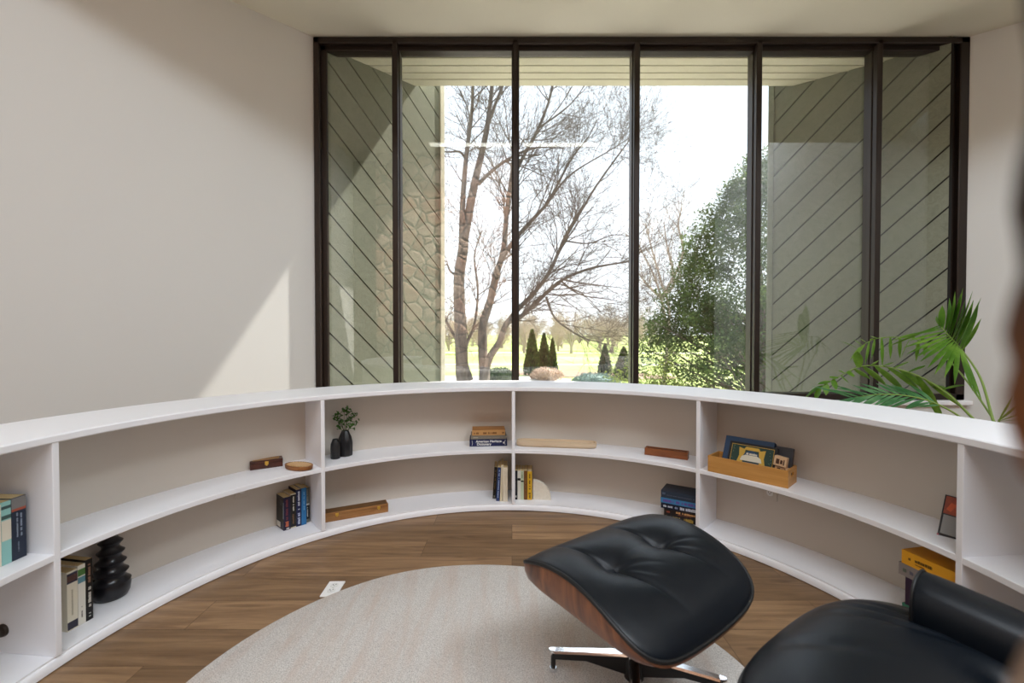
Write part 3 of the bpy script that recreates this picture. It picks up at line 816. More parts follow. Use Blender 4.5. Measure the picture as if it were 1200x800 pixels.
# wooden boxes
def latch_at(o,x,y,z,w=.018,h=.018):
    l=MB(); l.cbox(x-w/2,x+w/2,y-.003,y,z-h*.5,z+h*.5,.0008); l.cbox(x-w*.22,x+w*.22,y-.006,y-.002,z-h*.75,z+h*.2,.0008)
    l.tube([(x-w*.3,y-.003,z+h*.22),(x+w*.3,y-.003,z+h*.22)],.0022,8); k=l.build('brass_latch',BRASS,o); return k
P=at_z(293,551.3,.38); Q=at_z(331.5,546,.38); a=math.atan2(Q.y-P.y,Q.x-P.x)
wb=thing('wooden_box','small dark carved wooden box with brass latch on the upper left shelf','box',(P.x,P.y,.3802),a)
L=(Q-P).length
DW1=grained('dark_walnut','34160c','5a2a16',(6,40,40),.35,.5)
MB().cbox(0,L,0,.062,0,.029,.001).build('box_body',DW1,wb)
lid=MB().cbox(0,L,0,.062,.030,.044,.0015).build('lid',DW1,wb)
ins=MB()
for i in range(13):
    x=.012+i*(L-.03)/13; ins.prism([(x,.008),(x+.006,.008),(x+.014,.054),(x+.008,.054)],.0435,.0448)
k=ins.build('carved_inlay',grained('pale_inlay','a87c42','c29655',(10,10,10),.5,.3),lid)
k['label']='pale slanting inlay strips'
latch_at(wb,L*.5,0,.029)
P=at_z(344.5,552.6,.38)
tv=thing('slatted_dish','oval brown woven wooden dish right of the small carved box','dish',(P.x,P.y+.055,.3802),radians(42)-pi/2+radians(28))
WD=grained('zebra_wood','63381a','a06a3a',(8,60,60),.4,.4)
def ell(a,b,z0,z1,mb,k0,n=48):
    vs=[];fs=[]
    pr=[(k0,z0),(1,z0+.004),(1.04,z1-.002),(1.02,z1),(.9,z1-.001),(.86,z0+.006)]
    for kk,z in pr:
        for j in range(n): vs.append((a*kk*cos(2*pi*j/n),b*kk*sin(2*pi*j/n),z))
    for i in range(len(pr)-1):
        for j in range(n):
            p=i*n+j;q=i*n+(j+1)%n; fs.append((p,q,q+n,p+n))
    fs.append(tuple(range(n-1,-1,-1))); fs.append(tuple((len(pr)-1)*n+j for j in range(n))); mb.add(vs,fs)
m=MB(); ell(.082,.046,0,.024,m,.8); dsh=m.build('dish_body',WD,tv,angle=40)
m=MB()
for i in range(9):
    x=-.06+i*.015; w=.036*sqrt(max(0,1-(x/.075)**2)); m.prism([(x-.004,-w),(x+.003,-w),(x+.008,w),(x+.001,w)],.017,.0262)
m.build('cross_slats',grained('light_slat','d3aa76','e6c596',(9,9,40),.45,.4),tv)
P=at_z(377,613.0,.04); Q=at_z(455,599.6,.04); a=math.atan2(Q.y-P.y,Q.x-P.x); L=(Q-P).length
lb=thing('long_wooden_box','long flat brown wooden box with two brass clasps on the lower shelf','box',(P.x,P.y,.0402),a)
OW=grained('walnut_box','86592f','a87a4a',(5,50,50),.45,.35); OW2=grained('dark_lid','452a10','7a5424',(4,40,40),.4,.4)
MB().cbox(0,L,0,.075,0,.036,.001).build('box_body',OW,lb)
ld=MB().cbox(0,L,0,.075,.0365,.050,.0015).build('lid',OW,lb)
pn=MB().cbox(.006,L-.006,.006,.069,.0495,.0512,.0006).build('lid_panel',OW2,ld); pn['label']='darker lid top'
for x in (.22*L,.85*L): latch_at(lb,x,0,.036,.018,.016)
P=at_z(604.5,523.3,.38); Q=at_z(699.5,526.6,.38); a=math.atan2(Q.y-P.y,Q.x-P.x); L=(Q-P).length
m=MB(); n=64
TW=grained('pale_maple','c2a98a','d8c3a6',(3,30,30),.5,.3,.1)
def rr_pts(k,n=64): return [sup(2*pi*j/n,L/2*k[0],.05*k[1],7) for j in range(n)]
vs=[];fs=[]; pr=[((.955,.80),0),((.985,.93),.005),((1,1),.020),((1,1),.033),((.992,.96),.035),((.96,.80),.035),((.95,.74),.024),((.93,.6),.021)]
for k,z in pr: vs+=[(x+L/2,y+.05,z) for x,y in rr_pts(k)]
for i in range(len(pr)-1):
    for j in range(n):
        p=i*n+j;q=i*n+(j+1)%n; fs.append((p,q,q+n,p+n))
fs.append(tuple(range(n-1,-1,-1))); fs.append(tuple((len(pr)-1)*n+j for j in range(n)))
o=m.add(vs,fs).build('long_wooden_tray',TW,None,angle=40); o.location=(P.x,P.y,.3802); o.rotation_euler=(0,0,a)
tag(o,'long pale maple tray right of the middle divider on the upper shelf','tray')
P=at_z(755.3,532.6,.38); Q=at_z(805.8,539.2,.38); a=math.atan2(Q.y-P.y,Q.x-P.x); L=(Q-P).length
sb=thing('slim_wooden_box','slim reddish brown wooden box with sliding lid on the upper shelf','box',(P.x,P.y,.3802),a)
RW=grained('rosewood_box','6d3a1c','9a5c30',(5,40,40),.35,.4)
m=MB(); H_=.043; W_=.05
m.cbox(0,L,0,.006,0,H_,.001); m.cbox(0,L,W_-.006,W_,0,H_,.001); m.cbox(0,.006,.004,W_-.004,0,H_,.001); m.cbox(L-.006,L,.004,W_-.004,0,H_,.001); m.box(.003,L-.003,.003,W_-.003,0,.005)
m.build('box_body',RW,sb)
sl=MB().cbox(.006,L-.006,.0065,W_-.0065,H_-.012,H_-.005,.001).build('sliding_lid',grained('lid_dark','4a2410','6d3c1e',(5,40,40),.4,.4),sb)

# bamboo tray with games
P=at_z(829.3,551.8,.38); Q=at_z(923.5,572.6,.38); a=math.atan2(Q.y-P.y,Q.x-P.x); L=(Q-P).length; W_=.135; H_=.083
BAM=grained('bamboo','b9823f','cf9a55',(3,3,60),.4,.35,.05)
bt=thing('bamboo_tray','bamboo storage tray with cut-out handles on the upper shelf, filled with game boxes','storage tray',(P.x,P.y,.3802),a)
m=MB(); m.cbox(0,L,0,.008,0,H_,.001); m.cbox(0,L,W_-.008,W_,0,H_,.001); m.build('long_sides',BAM,bt)
MB().box(.006,L-.006,.006,W_-.006,.001,.007).build('tray_bottom',BAM,bt)
for x in (.0005,L-.0085):
    m=MB(); hx0,hx1=.045,.09; hz0,hz1=.045,.062
    m.box(x,x+.008,.008,W_-.008,.001,hz0); m.box(x,x+.008,.008,W_-.008,hz1,H_); m.box(x,x+.008,.008,hx0,hz0,hz1); m.box(x,x+.008,hx1,W_-.008,hz0,hz1)
    m.build('end_panel',BAM,bt)
def slab_in_tray(name,label,cat,x0,y0,w,h,t,lean,roll,cover,z=.0075):
    M=Matrix.Translation((P.x,P.y,.3802))@Matrix.Rotation(a,4,'Z')@Matrix.Translation((x0,y0,z))@Matrix.Rotation(roll,4,'Y')@Matrix.Rotation(-lean,4,'X')
    o=thing(name,label,cat); o.matrix_world=M
    MB().cbox(0,w,0,t,0,h,.0015).build('box_body',cover,o); return o
gb=slab_in_tray('game_box','black game box with gold curtain picture, leaning foremost in the bamboo tray','game box',.080,.014,.225,.172,.024,radians(26),radians(0),colr('17171c'))
GD=colr('c7a03e'); GR=colr('1f3a30'); NV=colr('22405c'); CRM=colr('d9d3bf'); RS=colr('b5654a')
def plate(name,poly,mat,y=-.0005):
    poly=[(a*1.098,b*1.147) for a,b in poly]; MB().prism(poly,y-.0004,y+.0006,'y').build(name,mat,gb)
fr_=MB()
for b in ((.012,.193,.010,.012),(.012,.193,.137,.139),(.012,.014,.010,.139),(.191,.193,.010,.139)): fr_.box(b[0]*1.098,b[1]*1.098,-.0012,.0004,b[2]*1.147,b[3]*1.147)
fr_.build('gold_border',GD,gb)
plate('picture_ground',[(.016,.014),(.189,.014),(.189,.135),(.016,.135)],GR)
plate('curtain',[(.034,.03),(.062,.03),(.074,.12),(.046,.127),(.05,.09)],GD,-.0010)
plate('curtain',[(.171,.03),(.143,.03),(.131,.12),(.159,.127),(.155,.09)],GD,-.0010)
plate('curtain_top',[(.066,.118),(.139,.118),(.130,.132),(.075,.132)],GD,-.0010)
plate('stage_arch',[(.102+.036*cos(radians(q)),.082+.036*sin(radians(q))) for q in range(0,181,12)],NV,-.0014)
plate('title_band',[(.056,.070),(.149,.070),(.143,.088),(.128,.096),(.077,.096),(.062,.088)],CRM,-.0018)
plate('stage_floor',[(.06,.030),(.145,.030),(.138,.066),(.068,.066)],NV,-.0014)
plate('rosette',[(.05+.016*cos(radians(q)),.045+.014*sin(radians(q))) for q in range(0,360,24)],RS,-.0018)
plate('rosette',[(.155+.016*cos(radians(q)),.045+.014*sin(radians(q))) for q in range(0,360,24)],RS,-.0018)
m=MB(); glyph_bars(m,.088,.138,.112,.122,-.0020,7,3); m.build('small_print',CRM,gb)
m=MB(); rq=random.Random(2)
for q in range(26):
    x=rq.choice([rq.uniform(.020,.037),rq.uniform(.187,.205)]); z=rq.uniform(.02,.15); m.box(x,x+.002,-.0016,-.0004,z,z+.002)
m.build('speckles',colr('8fa37a'),gb)
slab_in_tray('game_box','slate blue topped box leaning behind the black game box in the bamboo tray','game box',.045,.0415,.235,.190,.030,radians(26),0,colr('27405e'))
slab_in_tray('game_box','dark grey box at the back right of the bamboo tray','game box',.283,.072,.079,.165,.020,radians(20),0,colr('3b3a3e'))
for i,(x0,y0,z,rl,lab) in enumerate(((.300,.030,.0920,.12,'pale wooden puzzle block with dark stamped holes, upper of two in the bamboo tray'),(.297,.030,.0075,.12,'pale wooden puzzle block beneath the upper one in the bamboo tray'))):
    pb=slab_in_tray('puzzle_block',lab,'block',x0,y0,.054,.046 if i==0 else .082,.034,radians(6),rl,grained('pale_block','c9a47c','dcbb96',(20,20,20),.6,.3),z)
    m=MB()
    for (x,zz,w,h) in ((.010,.010,.014,.024),(.028,.013,.010,.018),(.041,.009,.005,.026)):
        zz+=.042*i; m.box(x,x+w,-.0008,.0005,zz,zz+h)
    m.build('stamped_mark',colr('4a2c1a'),pb)
# disc case leaning by the right divider
P=at_z(1100,626.5,.38)
cd=thing('disc_case','red and black disc case with grey lower half leaning beside the right divider','disc case',(P.x-.004,P.y+.002,.3802),0)
cd.rotation_euler=(radians(-27),radians(4),radians(-53))
MB().cbox(0,.085,0,.014,0,.150,.001).build('case_body',colr('1a1112'),cd)
MB().box(.006,.081,-.0008,.0004,.010,.078).build('grey_panel',colr('8d8b89'),cd)
MB().box(.004,.083,-.0008,.0004,.082,.146).build('picture_panel',grained('red_picture','5a1510','b5502a',(25,25,25),.35,.4,0),cd)
m=MB(); m.prism([(.010,.098),(.022,.092),(.036,.120),(.020,.125)],-.0014,-.0004,'y'); m.build('orange_shape',colr('c9562a'),cd)
m=MB(); m.cbox(-.001,.004,-.0006,.0145,.0,.006,.0005); m.build('pink_corner',colr('b5606a'),cd)
# ------------------------------------------------------------------ palm behind the bookcase
PALM=leaf_mat('palm_leaf','2b5a1a','487c22','8fb54a',5,.4,.45)
PALMD=leaf_mat('palm_leaf_dark','2c5a2c','45794a','74a070',5,.35,.25)
STALK=plain('palm_stalk','7f9a45',.5)
pt=thing('potted_palm','potted palm with arching green fronds behind the right end of the bookcase','plant',(2.78,2.62,0))
POT=Vector((2.78,2.62,0))
m=MB().lathe([(.004,0),(.13,0),(.14,.01),(.175,.28),(.185,.285),(.185,.31),(.168,.31),(.165,.27),(.004,.27)],36); m.build('pot',plain('clay_pot','b9aea0',.7),pt,angle=40)
MB().lathe([(.004,.271),(.164,.271),(.164,.274),(.004,.279)],30).build('soil',plain('soil','2d231b',.95),pt)
def smooth_path(pts,n):
    pts=[Vector(p) for p in pts]; P=[pts[0]*2-pts[1]]+pts+[pts[-1]*2-pts[-2]]; out=[]
    K=len(pts)-1
    for i in range(n+1):
        t=i/n*K; k=min(int(t),K-1); f=t-k
        a,b,c,d=P[k:k+4]
        out.append(.5*((2*b)+(-a+c)*f+(2*a-5*b+4*c-d)*f*f+(-a+3*b-3*c+d)*f**3))
    return out
def leaflet(mb,base,tip,droop,w,side,nseg=7):
    # narrow folded blade from base to tip, sagging under its weight
    ax=tip-base; L=ax.length
    up=Vector((0,0,1)); sd=ax.cross(up)
    if sd.length<.02: sd=Vector((1,0,0))
    sd.normalize(); sd=(sd+side*.8).normalized(); nn=ax.normalized().cross(sd)
    vs=[];fs=[]
    for i in range(nseg+1):
        t=i/nseg; c=base+ax*t-up*droop*L*(t*t-.0*t)+up*droop*L*t*.35
        ww=w*(sin(pi*min(1,t*.93+.07))**.75)*(1 if t<.8 else max(0,1-(t-.8)/.2)**.6)+.0003
        vs+=[c-sd*ww+nn*ww*.30,c,c+sd*ww+nn*ww*.30]
    for i in range(nseg):
        k=i*3; fs+=[(k,k+1,k+4,k+3),(k+1,k+2,k+5,k+4)]
    mb.add(vs,fs)
def frond(path,leafs,mat,rad=(.011,.003)):
    n=40; p=smooth_path(path,n); root=[q-POT for q in p]
    s=MB().tube(root,[rad[0]+(rad[1]-rad[0])*i/n for i in range(n+1)],8).build('stalk',STALK,pt,smooth=True)
    m=MB()
    for (t,dvec,w,droop) in leafs:
        i=t*n; k=min(int(i),n-1); b=root[k].lerp(root[k+1],i-k)
        leaflet(m,b,b+Vector(dvec),droop,w,Vector((0,-.4,.3)))
    m.build('leaflets',mat,pt,smooth=True,fix=False)
def Y(px,py,y): return at_y(px,py,y)
r=random.Random(11)
base=Y(1176,505,2.62)
G0=POT+Vector((.0,0,.27))
def leaf_to(path,specs,n=40):
    # each entry: place along the stalk, tip pixel, tip depth, half width, sag
    p=smooth_path(path,n); out=[]
    for (t,px,py,y,w,dr) in specs:
        i=t*n; k=min(int(i),n-1); b=p[k].lerp(p[k+1],i-k); tip=Y(px,py,y); out.append((t,tuple(tip-b),w,dr))
    return out
# tall fan frond
pa=[G0,Y(1172,520,2.66),Y(1163,490,2.72),Y(1149,443,2.80),Y(1127,410,2.88),Y(1101,381,2.96)]
sp=[]
up_tips=[(.80,1150,372,.0),(.82,1147,352,.02),(.845,1149,347,.04),(.86,1141,350,.05),(.875,1140,339,.08),(.89,1131,350,.10),(.905,1129,336,.12),(.92,1126,342,.13),(.935,1119,340,.15),(.955,1112,348,.17),(.975,1105,357,.18),(.99,1098,370,.2)]
for i,(t,x,y,d) in enumerate(up_tips): sp.append((t,x+r.uniform(-1,1),y,2.76+d,.034 if 0<i<10 else .02,.03))
dn_tips=[(.79,1153,468,2.62),(.80,1146,466,2.6),(.81,1138,455,2.62),(.825,1126,448,2.64),(.84,1116,441,2.66),(.855,1103,437,2.68),(.87,1096,429,2.70),(.885,1088,421,2.72),(.90,1080,416,2.76),(.915,1070,412,2.80),(.93,1066,405,2.84),(.95,1072,398,2.88),(.97,1058,392,2.92),(.985,1050,397,2.96),(1.0,1048,405,3.0)]
for t,x,y,d in dn_tips: sp.append((t,x-(8 if t>.81 else 0)+r.uniform(-2,2),y+r.uniform(-1,1),d,.0125,.05))
frond(pa,leaf_to(pa,sp),PALM,(.011,.003))
# long frond arching left over the sill
pa=[G0,Y(1172,520,2.62),Y(1140,490,2.70),Y(1110,461,2.78),Y(1075,440,2.86),Y(1040,430,2.94),Y(1010,429,3.0),Y(985,440,3.04),Y(958,455,3.06)]
sp=[]
tips=[(.40,1132,445,.020),(.43,1105,452,.022),(.46,1128,470,.02),(.50,1110,490,.02),(.54,1085,424,.02),(.57,1097,455,.022),(.60,1066,420,.016),(.62,1082,452,.022),(.65,1048,422,.018),(.68,1062,452,.024),(.71,1030,420,.018),(.74,1040,446,.024),(.77,1005,407,.020),(.79,1020,440,.022),(.82,1000,440,.020),(.85,985,432,.016),(.87,995,447,.018),(.89,972,440,.014),(.91,980,455,.016),(.93,958,447,.013),(.95,968,461,.014),(.97,947,457,.012),(.985,955,466,.012),(1.0,941,464,.010)]
for i,(t,x,y,w) in enumerate(tips): sp.append((t,x,y,2.72+.38*t*(1 if i%2 else .9)-.02,w*1.45,.35 if i%2 else .25))
frond(pa,leaf_to(pa,sp),PALM,(.009,.002))
# lower darker frond lying along the ledge
pa=[G0,Y(1165,520,2.55),Y(1135,495,2.56),Y(1100,474,2.62),Y(1065,464,2.68),Y(1030,462,2.74),Y(1000,466,2.80)]
sp=[]
for i in range(26):
    t=.50+.5*i/25; x=1100-118*((t-.5)/.5); s_=1 if i%2 else -1
    sp.append((t,x-r.uniform(20,34),(447 if s_>0 else 478)+r.uniform(-4,3)+6*(t-.5)*(1 if s_>0 else -.8),2.60+.22*t+(.1 if s_>0 else -.1),.0115,.14))
frond(pa,leaf_to(pa,sp),PALMD,(.008,.002))
# far frond lying toward the glass
pa=[G0,Y(1176,520,2.68),Y(1150,470,2.8),Y(1110,420,3.0),Y(1075,398,3.15),Y(1030,396,3.25),Y(1005,408,3.3)]
sp=[]
for i in range(20):
    t=.62+.38*i/19; s_=1 if i%2 else -1
    x=1100-100*((t-.6)/.4); sp.append((t,x-r.uniform(8,22),(388 if s_>0 else 418)+r.uniform(-4,6)+10*(t-.6),3.0+.3*t,.011,.2))
frond(pa,leaf_to(pa,sp),PALM,(.007,.002))
# short shoots to the right
for (x,y,d) in ((1187,462,2.5),(1200,482,2.45),(1194,472,2.6),(1205,490,2.5)):
    pa=[G0,Y(1174,520,2.6),Y(1170,494,2.58),Y(x-4,y+8,d)]
    p_=smooth_path(pa,10); m=MB()
    s=MB().tube([q-POT for q in p_[:8]],.004,6).build('stalk',STALK,pt)
    b=p_[7]-POT; leaflet(m,b,Y(x,y,d)-POT,.05,.010,Vector((0,-.4,.3))); m.build('leaflets',PALM,pt,fix=False)

# ------------------------------------------------------------------ rough timber post right beside the camera
pr=[]
ctrl=[(0,.0445),(.9,.0445),(1.02,.044),(1.029,.0445),(1.037,.0425),(1.044,.0385),(1.066,.0385),(1.074,.0435),(1.082,.0455),(1.088,.0462),(1.094,.0452),(1.100,.0464),(1.106,.0455),(1.112,.0442),(1.120,.0450),(1.124,.0456),(1.132,.0450),(1.142,.0432),(1.152,.0430),(1.165,.0446),(1.19,.045),(1.5,.044),(3.0,.045),(4.99,.045)]
MP=Mat('rough_timber','4a3424',.8,0,.2); v=MP.coord('Object')
sx=MP.n('ShaderNodeSeparateXYZ'); MP.l(v,sx.inputs[0])
zz=MP.math('MULTIPLY_ADD',MP.noise(MP.coord('Object',(60,60,30)),1.0,4),.02,sx.outputs[2])
cr=MP.ramp(MP.math('MULTIPLY_ADD',zz,5.0,-5.0),[(0,'b59a88'),(.18,'b59a88'),(.30,'4d3420'),(.42,'8a4f1c'),(.52,'6d3e1a'),(.60,'3f2c20'),(.85,'3a2a22'),(1,'7a6a62')])
MP.color(cr)
po=MB(); po.lathe([(.002,0)]+[(r_,z) for z,r_ in ctrl]+[(.002,4.99)],40,(0,0,0),lambda a,z:1+.02*sin(3*a+z*9)*.3)
o=po.build('timber_post',MP.m,None,smooth=True); o.location=(.1289,.0563,0.0)
tag(o,'blurred rough brown timber post close at the right edge of the view','post')

# ------------------------------------------------------------------ outdoors
GZ=-1.4
def ground_pt(px,D): return Vector(((px-600)/FPX*D,D,GZ))
def hgt(py,D): return EYE-(py-391.0)/FPX*D
M=Mat('lawn_grass','9fb050',.95,0,.1); v=M.coord('Object')
f=M.noise(v,.12,5,.65); g=M.noise(v,2.5,4,.7)
c=M.ramp(f,[(.3,'8a9c52'),(.5,'a5b56c'),(.7,'b9bd8a')]); c=M.mix(M.math('MULTIPLY',g,.35),c,'868d5e'); M.color(c)
gr=MB().box(-120,160,3.9,240,GZ-.3,GZ); o=gr.build('ground_lawn',M.m); o['kind']='structure'
CONC=plain('pale_concrete','cfcac0',.85)
d=MB(); d.box(-14,14,4.6,17,GZ-.02,GZ+.02); d.prism([(-30,22.5),(2.2,22.5),(3.2,24.5),(1.5,26.5),(-30,27.5)],GZ-.02,GZ+.02); d.prism([(-40,37),(40,35.5),(40,36.3),(-40,37.9)],GZ-.02,GZ+.015); d.prism([(-60,60),(60,57),(60,58.2),(-60,61.4)],GZ-.02,GZ+.015)  # slab nearest the house is unseen, added to bounce neutral light; others are paths
o=d.build('path_and_bounce_slab',CONC); o['kind']='structure'
MULCH=plain('mulch','8d7462',.95)
d=MB(); d.prism([(1.0,27),(6.5,24.5),(9.5,25.5),(8,29),(2,30)],GZ-.02,GZ+.03); d.prism([(-1.2,27.6),(1.6,27.2),(1.8,31),(-1.0,31.5)],GZ-.02,GZ+.03)
o=d.build('ground_mulch',MULCH); o['kind']='structure'
# far rise with pale turf
hl=MB(); N=40
vs=[];fs=[]
for j in range(9):
    for i in range(N+1):
        x=-140+300*i/N; y=95+j*14
        vs.append((x,y,GZ+ (0 if j==0 else 1.6*sin(min(1,j/6)*pi/2)+.5*sin(x*.05+j))))
for j in range(8):
    for i in range(N): a=j*(N+1)+i; fs.append((a,a+1,a+N+2,a+N+1))
hl.add(vs,fs); o=hl.build('ground_rise',M.m,None,smooth=True); o['kind']='structure'

BARK=grained('bark','4d4640','7a7068',(9,9,2.5),.9,.15,.5)
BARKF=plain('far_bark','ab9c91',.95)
def grow(mb,p,d,r,L,lvl,rr,up=.25,sides=4,wob=.28,nch=(2,4),minr=.004,shrink=.68):
    pts=[p];rad=[r]; n=4 if lvl>1 else 3; q=p.copy(); dd=d.normalized()
    for i in range(n):
        dd=(dd+Vector((rr.gauss(0,wob),rr.gauss(0,wob),rr.gauss(0,wob)+up*.35))*.5).normalized()
        q=q+dd*(L/n); pts.append(q.copy()); rad.append(max(minr*.6,r*(1-.55*(i+1)/n)))
    mb.tube(pts,rad,sides if lvl>1 else 3,cap=False)
    if lvl<=0: return
    for k in range(rr.randint(*nch)):
        i=rr.randint(1,n); a=rr.uniform(.35,.9); b=rr.uniform(0,2*pi)
        t=(pts[i]-pts[i-1]).normalized(); u=t.cross(Vector((.3,.2,1))).normalized(); w=t.cross(u)
        nd=(t*cos(a)+(u*cos(b)+w*sin(b))*sin(a)).normalized()
        grow(mb,pts[i],nd,max(minr,rad[i]*.72),L*rr.uniform(shrink-.13,shrink+.12),lvl-1,rr,up,sides,wob,nch,minr,shrink)
# --- the big bare tree; its main limbs follow what shows through the glass
bt_=thing('bare_tree','large bare many-stemmed tree outside the left panes of the big window','tree',(-1.45,14,GZ))
BO=Vector((-1.45,14,GZ)); rr=random.Random(21)
def T(px,py,y=14): 
    d=ray(px,py); t=y/d[1]; return Vector((d[0]*t,y,EYE+d[2]*t))-BO
limbs=[ # pixel path, start and end radius, depth drift
 ([(547,480),(542,445),(540.5,406),(538.7,365),(538,325),(542.7,293),(543,284)],.36,.24,0),
 ([(543,284),(556,216),(564,182),(571,148),(576,106),(580,60),(590,10)],.24,.05,.3),
 ([(541,300),(542,242),(546,187),(552,140),(554,106),(552,50)],.17,.05,-.6),
 ([(546,187),(539,178),(525,178),(505,176)],.07,.03,-1.0),
 ([(562,480),(567.5,445),(566,415),(566,381),(574,354),(582,320),(590,293),(594,247),(598,216),(606,150)],.33,.07,.5),
 ([(563,470),(572,424),(585,401),(594,379),(610,371),(635,348),(657,329),(690,315),(732,307),(748,304)],.22,.02,-.8),
 ([(594,379),(608,361),(626,343),(644,318),(661,282),(684,242),(702,213),(734,169),(748,150)],.15,.02,-.4),
 ([(582,320),(590,300),(609,274),(626,255),(643,236),(655,213),(671,184),(689,161),(700,140)],.15,.02,.9),
 ([(643,236),(668,205),(710,179),(731,166),(755,150)],.06,.015,1.2),
 ([(600,215),(609,192),(631,150),(644,116),(652,80),(660,40)],.11,.03,.8),
 ([(631,150),(663,127),(681,106),(700,70)],.06,.015,1.0),
 ([(560,216),(579,198),(600,184),(623,174),(650,172)],.11,.03,-.5),
 ([(571,148),(585,110),(600,70),(610,20)],.10,.03,.5),
 ([(538,325),(528,318),(522,310),(505,330)],.07,.02,-.6),
 ([(640,348),(650,372),(670,388),(690,398),(720,405)],.07,.015,-1.5),
 ([(657,329),(680,345),(715,351),(738,356)],.05,.012,-1.0),
 ([(661,282),(690,285),(720,275),(750,280)],.05,.012,-.6),
 ([(540,406),(525,380),(510,350),(495,330)],.10,.03,1.0),
 ([(552,445),(545,420),(548,400),(556,380),(560,340),(556,300),(565,270)],.13,.03,1.6)]
tk=MB(); tw=MB()
for path,r0,r1,dr in limbs:
    pts=smooth_path([T(x,y,14+dr*i/(len(path)-1)+(0 if i<2 else rr.uniform(-.15,.15))) for i,(x,y) in enumerate(path)],len(path)*4)
    n=len(pts)-1
    tk.tube(pts,[.62*(r0+(r1-r0)*(i/n)**.8) for i in range(n+1)],10 if r0>.1 else 6)
    L=sum((pts[i+1]-pts[i]).length for i in range(n))
    for k in range(int(L*3.0)):
        i=int(rr.uniform(.3,1)*n); i=min(max(1,i),n); t=(pts[i]-pts[i-1]).normalized(); a=rr.uniform(.4,1.0); b=rr.uniform(0,2*pi)
        rad=.62*(r0+(r1-r0)*(i/n)**.8)
        if rad>.13: continue
        u=t.cross(Vector((0,1,.2))).normalized(); w=t.cross(u); nd=t*cos(a)+(u*cos(b)+w*sin(b))*sin(a)
        grow(tw,pts[i],nd,min(.022,rad*.5),rr.uniform(.8,1.9),3,rr,.22,4,.25,(3,5),.0042)
tk.build('trunk',BARK,bt_,smooth=True,fix=False); tw.build('twigs',BARK,bt_,smooth=True,fix=False)['kind']='stuff'
# --- leafy evergreen on the right
def leaf_cloud(mb,c,R,n,size,rr,flat=1.0):
    for _ in range(n):
        while True:
            q=Vector((rr.uniform(-1,1),rr.uniform(-1,1),rr.uniform(-1,1)))
            if q.length<1: break
        p=c+Vector((q.x*R,q.y*R,q.z*R*flat))
        ax=Vector((rr.gauss(0,1),rr.gauss(0,1),rr.gauss(0,1)-.3)).normalized(); sd=ax.cross(Vector((rr.gauss(0,1),rr.gauss(0,1),rr.gauss(0,1)))).normalized()
        l=size*rr.uniform(.6,1.3); w=l*rr.uniform(.35,.6)
        mb.add([p-ax*l,p-sd*w,p+ax*l,p+sd*w],[(0,1,2,3)])
ED=10.5
ev=thing('evergreen_tree','tall dark green leafy evergreen outside the right panes of the big window','tree',(5.75,ED,GZ)); EO=Vector((5.75,ED,GZ)); rr=random.Random(4)
EVL=leaf_mat('evergreen_leaf','15230f','2e431f','74894a',2.2,.5,.2)
tk=MB(); lf=MB()
tk.tube([(0,0,0),(.05,0,2),(-.05,.05,4.2),(0,0,6.3)],[.2,.16,.09,.02],10)
def edge_r(z):   # outline half width by height above the ground (z up to about 6.6)
    pts=[(0,2.75),(1.6,2.85),(2.6,2.75),(3.2,2.35),(3.8,2.05),(4.5,1.75),(5.2,1.15),(5.9,.75),(6.6,.15)]
    for (a,b),(c_,d_) in zip(pts,pts[1:]):
        if a<=z<=c_: return b+(d_-b)*(z-a)/(c_-a)
    return .1
for k in range(720):
    z=rr.uniform(1.0,3.4) if k%5<2 else rr.uniform(2.2,6.5); a=rr.uniform(0,2*pi); R=edge_r(z); q=R*sqrt(rr.uniform(.2,1))
    c=Vector((q*cos(a),q*.8*sin(a),z+.15*rr.gauss(0,1)))
    s_=Vector((0,0,max(.2,z-.45*q))); 
    if k%5==0: tk.tube([s_,(s_+c)/2+Vector((0,0,-.05)),c],[.03,.02,.008],5,cap=False)
    cl=rr.uniform(.20,.36)
    leaf_cloud(lf,c,cl,int(150*(cl/.3)**2),.035,rr,.85)
tk.build('trunk',BARK,ev,smooth=True,fix=False); lf.build('foliage',EVL,ev,fix=False)['kind']='stuff'
# a lower yellow-green shrub under it and the little bare tree behind
sh=thing('shrub','yellow-green loose shrub in front of the foot of the leafy evergreen','shrub',(3.6,11.5,GZ)); rr=random.Random(8); lf=MB(); tk=MB()
for k in range(70):
    a=rr.uniform(0,2*pi); q=1.15*sqrt(rr.uniform(0,1)); z=rr.uniform(.2,2.0)*(1-.25*q)
    c=Vector((q*cos(a),q*sin(a),z)); tk.tube([(0,0,0),c*.5+Vector((0,0,.1)),c],[.02,.012,.004],4,cap=False); leaf_cloud(lf,c,.25,70,.035,rr)
tk.build('stems',BARK,sh,fix=False); lf.build('foliage',leaf_mat('shrub_leaf','4c5f26','7d9240','b5bf6a',2,.5,.35),sh,fix=False)['kind']='stuff'
b2=thing('bare_tree','small bare upright tree between the wide middle pane edge and the leafy evergreen','tree',(6.3,19,GZ)); O2=Vector((6.3,19,GZ)); rr=random.Random(31); tk=MB()
def T2(px,py,y=19): d=ray(px,py); t=y/d[1]; return Vector((d[0]*t,y,EYE+d[2]*t))-O2
